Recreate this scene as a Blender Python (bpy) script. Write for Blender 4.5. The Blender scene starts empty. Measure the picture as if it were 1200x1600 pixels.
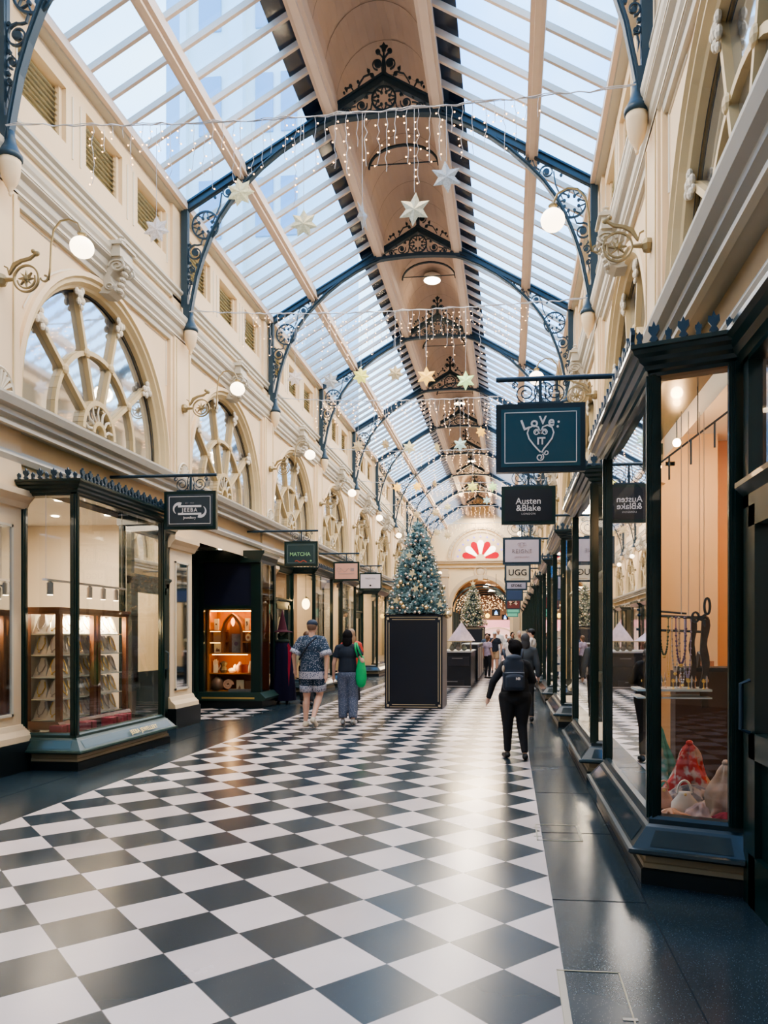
import bpy, bmesh, math, random
from mathutils import Vector, Matrix
random.seed(7)
pi = math.pi
sc = bpy.context.scene
COL = sc.collection
XC = -2.11                    # centre line of the arcade
BAY = 4.65
Y0 = 7.65                     # truss number 0
YEND = Y0 + BAY * 10 - 0.2    # end wall
YBACK = -6.3

# ------------------------------------------------------------------ materials
MATS = {}
def nodes(name):
    m = bpy.data.materials.new(name); m.use_nodes = True
    return m, m.node_tree, m.node_tree.nodes['Principled BSDF']
def mat(name, col, rough=0.6, metal=0.0, var=0.0, scale=6.0, emis=None, es=0.0, bump=0.0, coat=0.0, trans=0.0, bscale=None, spec=0.5):
    if name in MATS: return MATS[name]
    m, nt, p = nodes(name)
    p.inputs['Base Color'].default_value = (*col, 1)
    p.inputs['Roughness'].default_value = rough
    p.inputs['Metallic'].default_value = metal
    p.inputs['Specular IOR Level'].default_value = spec
    if coat: p.inputs['Coat Weight'].default_value = coat
    if trans: p.inputs['Transmission Weight'].default_value = trans
    if var or bump:
        tc = nt.nodes.new('ShaderNodeTexCoord')
        n = nt.nodes.new('ShaderNodeTexNoise'); n.inputs['Scale'].default_value = scale; n.inputs['Detail'].default_value = 5
        nt.links.new(tc.outputs['Object'], n.inputs['Vector'])
        if var:
            r = nt.nodes.new('ShaderNodeMapRange'); r.inputs['To Min'].default_value = 1 - var; r.inputs['To Max'].default_value = 1 + var
            nt.links.new(n.outputs['Fac'], r.inputs['Value'])
            h = nt.nodes.new('ShaderNodeHueSaturation'); h.inputs['Color'].default_value = (*col, 1)
            nt.links.new(r.outputs['Result'], h.inputs['Value']); nt.links.new(h.outputs['Color'], p.inputs['Base Color'])
        if bump:
            n2 = nt.nodes.new('ShaderNodeTexNoise'); n2.inputs['Scale'].default_value = bscale or scale * 4
            nt.links.new(tc.outputs['Object'], n2.inputs['Vector'])
            b = nt.nodes.new('ShaderNodeBump'); b.inputs['Strength'].default_value = bump; b.inputs['Distance'].default_value = 0.02
            nt.links.new(n2.outputs['Fac'], b.inputs['Height']); nt.links.new(b.outputs['Normal'], p.inputs['Normal'])
    if emis:
        p.inputs['Emission Color'].default_value = (*emis, 1); p.inputs['Emission Strength'].default_value = es
        m.cycles.emission_sampling = 'NONE'
    MATS[name] = m
    return m
def pattern_mat(name, a, b, scale, thr, kind='voronoi', rough=0.8, stretch=(1, 1, 1)):
    m, nt, p = nodes(name)
    tc = nt.nodes.new('ShaderNodeTexCoord'); mp = nt.nodes.new('ShaderNodeMapping'); mp.inputs['Scale'].default_value = stretch
    nt.links.new(tc.outputs['Object'], mp.inputs['Vector'])
    if kind == 'voronoi':
        n = nt.nodes.new('ShaderNodeTexVoronoi'); o = 'Distance'
    else:
        n = nt.nodes.new('ShaderNodeTexNoise'); o = 'Fac'
    n.inputs['Scale'].default_value = scale
    nt.links.new(mp.outputs['Vector'], n.inputs['Vector'])
    r = nt.nodes.new('ShaderNodeValToRGB'); r.color_ramp.elements[0].position = thr - 0.04; r.color_ramp.elements[1].position = thr + 0.04
    r.color_ramp.elements[0].color = (*b, 1); r.color_ramp.elements[1].color = (*a, 1)
    nt.links.new(n.outputs[o], r.inputs['Fac']); nt.links.new(r.outputs['Color'], p.inputs['Base Color'])
    p.inputs['Roughness'].default_value = rough
    MATS[name] = m
    return m
def glass_mat(name, tint=(1, 1, 1), refl=1.0, rough=0.02, base=0.04):
    m = bpy.data.materials.new(name); m.use_nodes = True; nt = m.node_tree; nt.nodes.clear()
    out = nt.nodes.new('ShaderNodeOutputMaterial'); mx = nt.nodes.new('ShaderNodeMixShader')
    tr = nt.nodes.new('ShaderNodeBsdfTransparent'); tr.inputs['Color'].default_value = (*tint, 1)
    gl = nt.nodes.new('ShaderNodeBsdfGlossy'); gl.inputs['Roughness'].default_value = rough; gl.inputs['Color'].default_value = (0.95, 0.97, 1, 1)
    lw = nt.nodes.new('ShaderNodeFresnel'); lw.inputs['IOR'].default_value = 1.5
    ma = nt.nodes.new('ShaderNodeMath'); ma.operation = 'MULTIPLY_ADD'; ma.inputs[1].default_value = refl; ma.inputs[2].default_value = base
    ma.use_clamp = True
    nt.links.new(lw.outputs['Fac'], ma.inputs[0]); nt.links.new(ma.outputs[0], mx.inputs['Fac'])
    nt.links.new(tr.outputs[0], mx.inputs[1]); nt.links.new(gl.outputs[0], mx.inputs[2]); nt.links.new(mx.outputs[0], out.inputs['Surface'])
    MATS[name] = m
    return m

CREAM = mat('cream plaster', (0.82, 0.635, 0.41), 0.75, var=0.06, scale=2.5, bump=0.05)
CREAM2 = mat('pale cream plaster', (0.88, 0.76, 0.60), 0.75, var=0.05, scale=2.0, bump=0.05)
OCHRE = mat('ochre cream moulding', (0.66, 0.51, 0.28), 0.6, var=0.05)
STONE = mat('grey white cornice', (0.56, 0.51, 0.41), 0.6, var=0.06, scale=5)
STONEL = mat('light cornice fillet', (0.74, 0.66, 0.52), 0.6)
TIMBER = mat('painted roof timber', (0.74, 0.58, 0.45), 0.55, var=0.06, scale=4)
CEILM = mat('board ceiling', (0.64, 0.52, 0.45), 0.8, var=0.05, scale=3)
LOUV = mat('louvre grey green', (0.66, 0.60, 0.44), 0.7)
IRON = mat('blue black iron', (0.030, 0.060, 0.085), 0.45, metal=0.2)
GREEN = mat('dark green paint', (0.006, 0.026, 0.022), 0.28, coat=0.3, var=0.2, scale=3)
GREENL = mat('worn green sill paint', (0.022, 0.055, 0.046), 0.35, coat=0.1)
SILLBLUE = mat('blue black sill', (0.010, 0.030, 0.040), 0.30, coat=0.1)
SILLCREAM = mat('dull cream sill panel', (0.40, 0.34, 0.23), 0.45)
BLACK = mat('black stone plinth', (0.012, 0.018, 0.02), 0.3)
BRASS = mat('aged brass', (0.30, 0.24, 0.13), 0.45, metal=0.5)
GOLD = mat('gold paint', (0.75, 0.55, 0.20), 0.35, metal=0.7)
WHITE = mat('white paint', (0.85, 0.83, 0.80), 0.5)
GLASS = glass_mat('shop glass', (0.95, 0.97, 0.96), 0.9, 0.01, 0.03)
ROOFGL = glass_mat('roof glass', (0.86, 0.94, 1.0), 0.08, 0.1, 0.0)
MIRROR = mat('mirror', (0.75, 0.77, 0.78), 0.04, metal=1.0)
FANGL = mat('old reflective window glass', (0.70, 0.73, 0.76), 0.05, metal=0.92, bump=0.03, scale=1.5, bscale=3.5)
BULB = mat('fairy bulb glow', (1, 0.8, 0.5), 0.4, emis=(1.0, 0.50, 0.20), es=5)
GLOBE = mat('globe glow', (1, 0.9, 0.75), 0.4, emis=(1.0, 0.80, 0.56), es=3.2)
DOWNL = mat('ceiling lamp glow', (1, 0.9, 0.75), 0.4, emis=(1.0, 0.78, 0.52), es=9)
WIRE = mat('pale wire', (0.60, 0.60, 0.62), 0.5)
WOOD = mat('cabinet wood', (0.22, 0.09, 0.04), 0.35, var=0.25, scale=8)
DOVE = mat('linen bust', (0.90, 0.86, 0.78), 0.8)
DARK = mat('dark interior', (0.02, 0.02, 0.022), 0.8)
SKIN = mat('skin', (0.58, 0.33, 0.23), 0.55)
SKIN2 = mat('light skin', (0.68, 0.42, 0.31), 0.55)

# ------------------------------------------------------------------ mesh building
class MB:
    def __init__(s, T=None):
        s.v = []; s.f = []; s.T = T
    def add(s, vs, fs):
        b = len(s.v)
        s.v += [s.T(*p) for p in vs] if s.T else [tuple(p) for p in vs]
        s.f += [tuple(b + i for i in f) for f in fs]
        return s
    def box(s, a, b):
        x0, y0, z0 = a; x1, y1, z1 = b
        return s.add([(x0,y0,z0),(x1,y0,z0),(x1,y1,z0),(x0,y1,z0),(x0,y0,z1),(x1,y0,z1),(x1,y1,z1),(x0,y1,z1)],
              [(0,3,2,1),(4,5,6,7),(0,1,5,4),(1,2,6,5),(2,3,7,6),(3,0,4,7)])
    def cbox(s, c, d):
        return s.box([c[i]-d[i]/2 for i in range(3)], [c[i]+d[i]/2 for i in range(3)])
    def quad(s, *p):
        return s.add(list(p), [tuple(range(len(p)))])
    def ext(s, prof, y0, y1, closed=True):          # profile in (u,z) run along y
        n = len(prof)
        s.add([(p[0], y0, p[1]) for p in prof] + [(p[0], y1, p[1]) for p in prof],
              [(i, (i+1) % n, n+(i+1) % n, n+i) for i in range(n if closed else n-1)] + ([tuple(range(n-1, -1, -1)), tuple(range(n, 2*n))] if closed else []))
        return s
    def slab(s, poly, y, t):                        # polygon in (x,z), thickness t about y
        n = len(poly)
        return s.add([(p[0], y-t/2, p[1]) for p in poly] + [(p[0], y+t/2, p[1]) for p in poly],
              [tuple(range(n)), tuple(range(2*n-1, n-1, -1))] + [(i, n+i, n+(i+1) % n, (i+1) % n) for i in range(n)])
    def rib(s, pts, w, y, t, closed=False):         # flat bar following pts in (x,z); w may be a list
        n = len(pts); L = []; R = []
        for i, p in enumerate(pts):
            if closed: a = pts[(i-1) % n]; b = pts[(i+1) % n]
            else: a = pts[max(0, i-1)]; b = pts[min(n-1, i+1)]
            dx, dz = b[0]-a[0], b[1]-a[1]; l = math.hypot(dx, dz) or 1
            nx, nz = -dz/l, dx/l; ww = (w[i] if isinstance(w, (list, tuple)) else w)/2
            L.append((p[0]+nx*ww, p[1]+nz*ww)); R.append((p[0]-nx*ww, p[1]-nz*ww))
        vs = []
        for i in range(n):
            vs += [(L[i][0], y-t/2, L[i][1]), (R[i][0], y-t/2, R[i][1]), (R[i][0], y+t/2, R[i][1]), (L[i][0], y+t/2, L[i][1])]
        fs = []
        for i in range(n if closed else n-1):
            a = 4*i; b = 4*((i+1) % n)
            for k in range(4): fs.append((a+k, a+(k+1) % 4, b+(k+1) % 4, b+k))
        if not closed: fs += [(0, 1, 2, 3), (4*n-1, 4*n-2, 4*n-3, 4*n-4)]
        return s.add(vs, fs)
    def tube(s, pts, r, n=8, closed=False):
        pts = [Vector(p) for p in pts]; m = len(pts); vs = []; fs = []
        up = Vector((0, 0, 1)); prev = None
        for i, p in enumerate(pts):
            d = (pts[min(m-1, i+1)] - pts[max(0, i-1)]).normalized() if not closed else (pts[(i+1) % m] - pts[(i-1) % m]).normalized()
            if prev is None:
                a = d.cross(up)
                if a.length < 0.05: a = d.cross(Vector((1, 0, 0)))
            else:
                a = prev - d*prev.dot(d)
                if a.length < 1e-6: a = d.cross(up)
            a.normalize(); prev = a; b = d.cross(a)
            rr = r[i] if isinstance(r, (list, tuple)) else r
            for k in range(n):
                t = 2*pi*k/n; vs.append(tuple(p + a*math.cos(t)*rr + b*math.sin(t)*rr))
        for i in range(m if closed else m-1):
            for k in range(n):
                a0 = i*n; b0 = ((i+1) % m)*n
                fs.append((a0+k, a0+(k+1) % n, b0+(k+1) % n, b0+k))
        if not closed: fs += [tuple(range(n-1, -1, -1)), tuple(range((m-1)*n, m*n))]
        return s.add(vs, fs)
    def lathe(s, prof, c=(0, 0, 0), n=16, sx=1, sy=1):       # prof list of (r, z)
        vs = []; fs = []
        for r, z in prof:
            for k in range(n):
                t = 2*pi*k/n; vs.append((c[0]+r*math.cos(t)*sx, c[1]+r*math.sin(t)*sy, c[2]+z))
        m = len(prof)
        for i in range(m-1):
            for k in range(n): fs.append((i*n+k, i*n+(k+1) % n, (i+1)*n+(k+1) % n, (i+1)*n+k))
        fs += [tuple(range(n-1, -1, -1)), tuple(range((m-1)*n, m*n))]
        return s.add(vs, fs)
    def ball(s, c, r, n=10, m=7, M=None):
        rx, ry, rz = (r, r, r) if not isinstance(r, (tuple, list)) else r
        vs = []; fs = []
        for i in range(1, m):
            a = pi*i/m
            for k in range(n):
                t = 2*pi*k/n; q = Vector((rx*math.sin(a)*math.cos(t), ry*math.sin(a)*math.sin(t), rz*math.cos(a)))
                if M: q = M @ q
                vs.append((c[0]+q.x, c[1]+q.y, c[2]+q.z))
        for sgn in (1, -1):
            q = Vector((0, 0, rz*sgn)); q = M @ q if M else q
            vs.append((c[0]+q.x, c[1]+q.y, c[2]+q.z))
        for i in range(m-2):
            for k in range(n): fs.append((i*n+k, (i+1)*n+k, (i+1)*n+(k+1) % n, i*n+(k+1) % n))
        T = (m-1)*n
        for k in range(n):
            fs.append((T, k, (k+1) % n)); fs.append((T+1, (m-2)*n+(k+1) % n, (m-2)*n+k))
        return s.add(vs, fs)
    def mesh(s, name, mats, smooth=False, recalc=True):
        me = bpy.data.meshes.new(name); me.from_pydata(s.v, [], s.f)
        if recalc:
            bm = bmesh.new(); bm.from_mesh(me); bmesh.ops.recalc_face_normals(bm, faces=bm.faces); bm.to_mesh(me); bm.free()
        for m in (mats if isinstance(mats, (list, tuple)) else [mats]): me.materials.append(m)
        if smooth: me.shade_smooth()
        me.update()
        return me
    def obj(s, name, mats, parent=None, smooth=False, loc=None):
        o = bpy.data.objects.new(name, s.mesh(name, mats, smooth)); COL.objects.link(o)
        if parent: o.parent = parent
        if loc: o.location = loc
        return o
def tag(o, label=None, cat=None, group=None, kind=None):
    if label: o['label'] = label
    if cat: o['category'] = cat
    if group: o['group'] = group
    if kind: o['kind'] = kind
    return o
def struct(mb, name, m, parent=None, smooth=False):
    o = mb.obj(name, m, parent, smooth)
    if parent is None: o['kind'] = 'structure'
    return o
def thing(name, label, cat, loc=(0, 0, 0), rz=0, group=None):
    o = bpy.data.objects.new(name, None); COL.objects.link(o); o.empty_display_size = 0.1
    o.location = loc; o.rotation_euler = (0, 0, rz)
    return tag(o, label, cat, group)
def sroot(name, loc=(0, 0, 0)):
    o = bpy.data.objects.new(name, None); COL.objects.link(o); o.location = loc; o['kind'] = 'structure'; o.empty_display_size = 0.1
    return o
def copy_tree(o, parent=None):
    c = o.copy(); COL.objects.link(c)
    if parent: c.parent = parent
    for ch in list(o.children): copy_tree(ch, c)
    return c
def side(s):
    return lambda u, y, z: (XC + s*u, y, z)
def circ(cx, cz, r, n=24, a0=0, a1=2*pi):
    return [(cx+r*math.cos(a0+(a1-a0)*i/n), cz+r*math.sin(a0+(a1-a0)*i/n)) for i in range(n+1)]
def spiral(cx, cz, r0, r1, a0, a1, n=22):
    return [(cx+(r0+(r1-r0)*i/n)*math.cos(a0+(a1-a0)*i/n), cz+(r0+(r1-r0)*i/n)*math.sin(a0+(a1-a0)*i/n)) for i in range(n+1)]
def sweep(mb, prof, path, closed_prof=True):
    """prof [(offset outward, z)], path [(u,y)] open; outward = right-hand side turned so that offsets grow toward smaller u / outside"""
    n = len(path); nr = []
    for i in range(n-1):
        dx, dy = path[i+1][0]-path[i][0], path[i+1][1]-path[i][1]; l = math.hypot(dx, dy); nr.append((-dy/l, dx/l))
    vs = []; m = len(prof)
    for i in range(n):
        if i == 0: nn = nr[0]
        elif i == n-1: nn = nr[-1]
        else:
            a, b = nr[i-1], nr[i]; k = 1+a[0]*b[0]+a[1]*b[1]; nn = ((a[0]+b[0])/k, (a[1]+b[1])/k)
        for o, z in prof: vs.append((path[i][0]+nn[0]*o, path[i][1]+nn[1]*o, z))
    fs = []
    for i in range(n-1):
        for k in range(m if closed_prof else m-1):
            fs.append((i*m+k, i*m+(k+1) % m, (i+1)*m+(k+1) % m, (i+1)*m+k))
    if closed_prof: fs += [tuple(range(m)), tuple(range(n*m-1, (n-1)*m-1, -1))]
    mb.add(vs, fs)
def text_obj(body, size, m, parent, loc, rot=(pi/2, 0, 0), ext=0.003, name='lettering', bold=0.0, space=1.0, sx=1.0):
    cu = bpy.data.curves.new('t', 'FONT'); cu.body = body; cu.size = size; cu.align_x = 'CENTER'; cu.align_y = 'CENTER'; cu.extrude = ext; cu.offset = bold
    cu.space_character = space; cu.resolution_u = 3; cu.space_line = 0.8
    t = bpy.data.objects.new('t', cu); COL.objects.link(t)
    dg = bpy.context.evaluated_depsgraph_get()
    me = bpy.data.meshes.new_from_object(t.evaluated_get(dg)); bpy.data.objects.remove(t); bpy.data.curves.remove(cu)
    me.materials.clear(); me.materials.append(m)
    o = bpy.data.objects.new(name, me); COL.objects.link(o); o.parent = parent; o.location = loc; o.rotation_euler = rot; o.scale = (sx, 1, 1)
    return o
def lamp(kind, loc, power, col=(1, .8, .6), size=0.1, rot=(0, 0, 0), sy=None, spot=None, name='lamp_or_fill_light'):
    l = bpy.data.lights.new(name, kind); l.energy = power; l.color = col
    if kind == 'AREA':
        l.size = size
        if sy: l.shape = 'RECTANGLE'; l.size_y = sy
    else: l.shadow_soft_size = size
    if spot: l.spot_size = spot; l.spot_blend = 0.6
    o = bpy.data.objects.new(name, l); COL.objects.link(o); o.location = loc; o.rotation_euler = rot
    return o

# ------------------------------------------------------------------ camera and world
cam = bpy.data.cameras.new('camera'); co = bpy.data.objects.new('camera', cam); COL.objects.link(co); sc.camera = co
co.location = (0, 0, 1.55); co.rotation_euler = (pi/2, 0, 0.1042)
cam.sensor_fit = 'VERTICAL'; cam.sensor_height = 24; cam.lens = 1154.2/1600*24
cam.shift_x = -75.6/1600; cam.shift_y = 194.2/1600; cam.clip_end = 300
w = bpy.data.worlds.new('sky'); sc.world = w; w.use_nodes = True; nt = w.node_tree; bg = nt.nodes['Background']
tc = nt.nodes.new('ShaderNodeTexCoord'); mp = nt.nodes.new('ShaderNodeMapping'); mp.inputs['Scale'].default_value = (1.2, 1.2, 2.0)
nz = nt.nodes.new('ShaderNodeTexNoise'); nz.inputs['Scale'].default_value = 1.6; nz.inputs['Detail'].default_value = 4
rp = nt.nodes.new('ShaderNodeValToRGB'); rp.color_ramp.elements[0].position = 0.38; rp.color_ramp.elements[1].position = 0.68
rp.color_ramp.elements[0].color = (0.10, 0.40, 1.0, 1); rp.color_ramp.elements[1].color = (0.55, 0.80, 1.0, 1)
nt.links.new(tc.outputs['Generated'], mp.inputs['Vector']); nt.links.new(mp.outputs['Vector'], nz.inputs['Vector'])
nt.links.new(nz.outputs['Fac'], rp.inputs['Fac']); nt.links.new(rp.outputs['Color'], bg.inputs['Color'])
bg.inputs['Strength'].default_value = 2.6
sc.view_settings.view_transform = 'AgX'; sc.view_settings.look = 'AgX - Medium High Contrast'; sc.view_settings.exposure = 0.8
sc.cycles.use_denoising = True; sc.cycles.max_bounces = 8; sc.cycles.diffuse_bounces = 4; sc.cycles.glossy_bounces = 4
sc.cycles.transparent_max_bounces = 24; sc.cycles.caustics_reflective = False; sc.cycles.caustics_refractive = False
sc.cycles.sample_clamp_indirect = 6; sc.cycles.sample_clamp_direct = 30

# ------------------------------------------------------------------ floor
D = 0.2759; FX = 0.2494; FY = 3.177
def floor_mat():
    m, nt, p = nodes('terrazzo checker'); L = nt.links.new; N = nt.nodes.new
    tc = N('ShaderNodeTexCoord'); sp = N('ShaderNodeSeparateXYZ'); L(tc.outputs['Object'], sp.inputs[0])
    def M(op, a, b):
        n = N('ShaderNodeMath'); n.operation = op
        for i, x in enumerate((a, b)):
            if isinstance(x, (int, float)): n.inputs[i].default_value = x
            elif x is not None: L(x, n.inputs[i])
        return n.outputs[0]
    px = M('DIVIDE', M('SUBTRACT', sp.outputs[0], FX), D); py = M('DIVIDE', M('SUBTRACT', sp.outputs[1], FY), D)
    a = M('MULTIPLY', M('ADD', px, py), 0.5); b = M('MULTIPLY', M('SUBTRACT', px, py), 0.5)
    fa = M('FLOOR', a, None); fb = M('FLOOR', b, None)
    par = M('FLOORED_MODULO', M('ADD', fa, fb), 2)           # 0 black, 1 white
    cb = N('ShaderNodeCombineXYZ'); L(fa, cb.inputs[0]); L(fb, cb.inputs[1])
    wn = N('ShaderNodeTexWhiteNoise'); L(cb.outputs[0], wn.inputs['Vector'])
    mix = N('ShaderNodeMix'); mix.data_type = 'RGBA'; L(par, mix.inputs['Factor'])
    mix.inputs['A'].default_value = (0.020, 0.040, 0.054, 1); mix.inputs['B'].default_value = (0.70, 0.60, 0.56, 1)
    # fine speckle
    vo = N('ShaderNodeTexVoronoi'); vo.inputs['Scale'].default_value = 130; L(tc.outputs['Object'], vo.inputs['Vector'])
    sk = N('ShaderNodeMapRange'); sk.inputs['From Min'].default_value = 0.02; sk.inputs['From Max'].default_value = 0.16; sk.inputs['To Min'].default_value = 1; sk.inputs['To Max'].default_value = 0
    L(vo.outputs['Distance'], sk.inputs['Value'])
    ns = N('ShaderNodeTexNoise'); ns.inputs['Scale'].default_value = 22; L(tc.outputs['Object'], ns.inputs['Vector'])
    gate = M('MULTIPLY', sk.outputs[0], M('MULTIPLY', M('GREATER_THAN', ns.outputs['Fac'], 0.56), 0.28))
    m2 = N('ShaderNodeMix'); m2.data_type = 'RGBA'; L(gate, m2.inputs['Factor']); L(mix.outputs['Result'], m2.inputs['A']); m2.inputs['B'].default_value = (0.42, 0.46, 0.46, 1)
    # grime / per tile value
    n3 = N('ShaderNodeTexNoise'); n3.inputs['Scale'].default_value = 1.1; n3.inputs['Detail'].default_value = 6; L(tc.outputs['Object'], n3.inputs['Vector'])
    val = M('ADD', M('MULTIPLY', wn.outputs['Value'], 0.22), M('ADD', 0.66, M('MULTIPLY', n3.outputs['Fac'], 0.42)))
    hs = N('ShaderNodeHueSaturation'); L(m2.outputs['Result'], hs.inputs['Color']); L(val, hs.inputs['Value'])
    # joint lines
    def edge(x): 
        f = M('FRACT', x, None); return M('MINIMUM', f, M('SUBTRACT', 1, f))
    e = M('MINIMUM', edge(a), edge(b)); j = M('LESS_THAN', e, 0.006)
    m3 = N('ShaderNodeMix'); m3.data_type = 'RGBA'; L(M('MULTIPLY', j, 0.6), m3.inputs['Factor']); L(hs.outputs['Color'], m3.inputs['A']); m3.inputs['B'].default_value = (0.12, 0.10, 0.09, 1)
    L(m3.outputs['Result'], p.inputs['Base Color'])
    rg = N('ShaderNodeMapRange'); rg.inputs['To Min'].default_value = 0.13; rg.inputs['To Max'].default_value = 0.34; L(n3.outputs['Fac'], rg.inputs['Value']); L(rg.outputs[0], p.inputs['Roughness'])
    p.inputs['Specular IOR Level'].default_value = 0.32
    return m
def slate_mat():
    m, nt, p = nodes('dark terrazzo border'); L = nt.links.new; N = nt.nodes.new
    tc = N('ShaderNodeTexCoord'); vo = N('ShaderNodeTexVoronoi'); vo.inputs['Scale'].default_value = 90; L(tc.outputs['Object'], vo.inputs['Vector'])
    r = N('ShaderNodeValToRGB'); r.color_ramp.elements[0].position = 0.08; r.color_ramp.elements[1].position = 0.17
    r.color_ramp.elements[0].color = (0.22, 0.26, 0.28, 1); r.color_ramp.elements[1].color = (0.020, 0.036, 0.046, 1); L(vo.outputs['Distance'], r.inputs['Fac'])
    n = N('ShaderNodeTexNoise'); n.inputs['Scale'].default_value = 0.9; n.inputs['Detail'].default_value = 7; L(tc.outputs['Object'], n.inputs['Vector'])
    mr = N('ShaderNodeMapRange'); mr.inputs['To Min'].default_value = 0.6; mr.inputs['To Max'].default_value = 1.7; L(n.outputs['Fac'], mr.inputs['Value'])
    h = N('ShaderNodeHueSaturation'); L(r.outputs['Color'], h.inputs['Color']); L(mr.outputs[0], h.inputs['Value']); L(h.outputs['Color'], p.inputs['Base Color'])
    r2 = N('ShaderNodeMapRange'); r2.inputs['To Min'].default_value = 0.10; r2.inputs['To Max'].default_value = 0.36; L(n.outputs['Fac'], r2.inputs['Value']); L(r2.outputs[0], p.inputs['Roughness'])
    return m
FLOORM = floor_mat(); SLATE = slate_mat()
CL = FX - 16*D
fl = sroot('floor')
mb = MB(); mb.quad((CL, YBACK, 0), (FX, YBACK, 0), (FX, 80, 0), (CL, 80, 0)); mb.quad((-6.9, 13.1, 0.004), (-4.96, 13.1, 0.004), (-4.96, 15.35, 0.004), (-6.9, 15.35, 0.004))
mb.obj('checker_paving', FLOORM, fl)
mb = MB(); mb.quad((FX, YBACK, 0), (8, YBACK, 0), (8, 80, 0), (FX, 80, 0)); mb.quad((-12, YBACK, 0), (CL, YBACK, 0), (CL, 80, 0), (-12, 80, 0))
mb.obj('border_paving', SLATE, fl)
# thin joint lines and brass hatch edges set in the border
mb = MB()
for x0, y0, x1, y1 in [(0.21, 5.67, 0.54, 5.67), (0.21, 6.14, 0.55, 6.14), (0.54, 5.67, 0.55, 6.14), (0.215, 5.67, 0.21, 6.14), (0.19, 5.78, 0.25, 5.78), (0.19, 6.04, 0.25, 6.04),
                       (0.22, 3.47, 0.50, 3.47), (0.50, 3.47, 0.50, 2.6), (0.22, 3.47, 0.22, 2.6)]:
    mb.cbox(((x0+x1)/2, (y0+y1)/2, 0.001), (abs(x1-x0)+0.008, abs(y1-y0)+0.008, 0.004))
mb.obj('brass_edging', mat('dull brass strip', (0.36, 0.33, 0.24), 0.4, metal=0.4), fl)
mb = MB(); mb.cbox((0.235, 3.1, 0.0015), (0.03, 0.72, 0.004)); mb.cbox((0.485, 3.05, 0.0015), (0.06, 0.02, 0.004)); mb.obj('hatch_strip', mat('pale hatch strip', (0.5, 0.45, 0.36), 0.5), fl)
mb = MB()
for yy in [2.9, 4.4, 5.9, 7.4, 8.9, 10.4, 12, 13.6, 15.2]:
    mb.cbox((0.52, yy, 0.0006), (0.54, 0.006, 0.002))
mb.cbox((0.79, 20, 0.0006), (0.006, 46, 0.002)); mb.cbox((-4.86, 8, 0.0006), (0.006, 24, 0.002))
mb.obj('joint_line', mat('floor joint', (0.02, 0.025, 0.03), 0.9, spec=0.1), fl)

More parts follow.
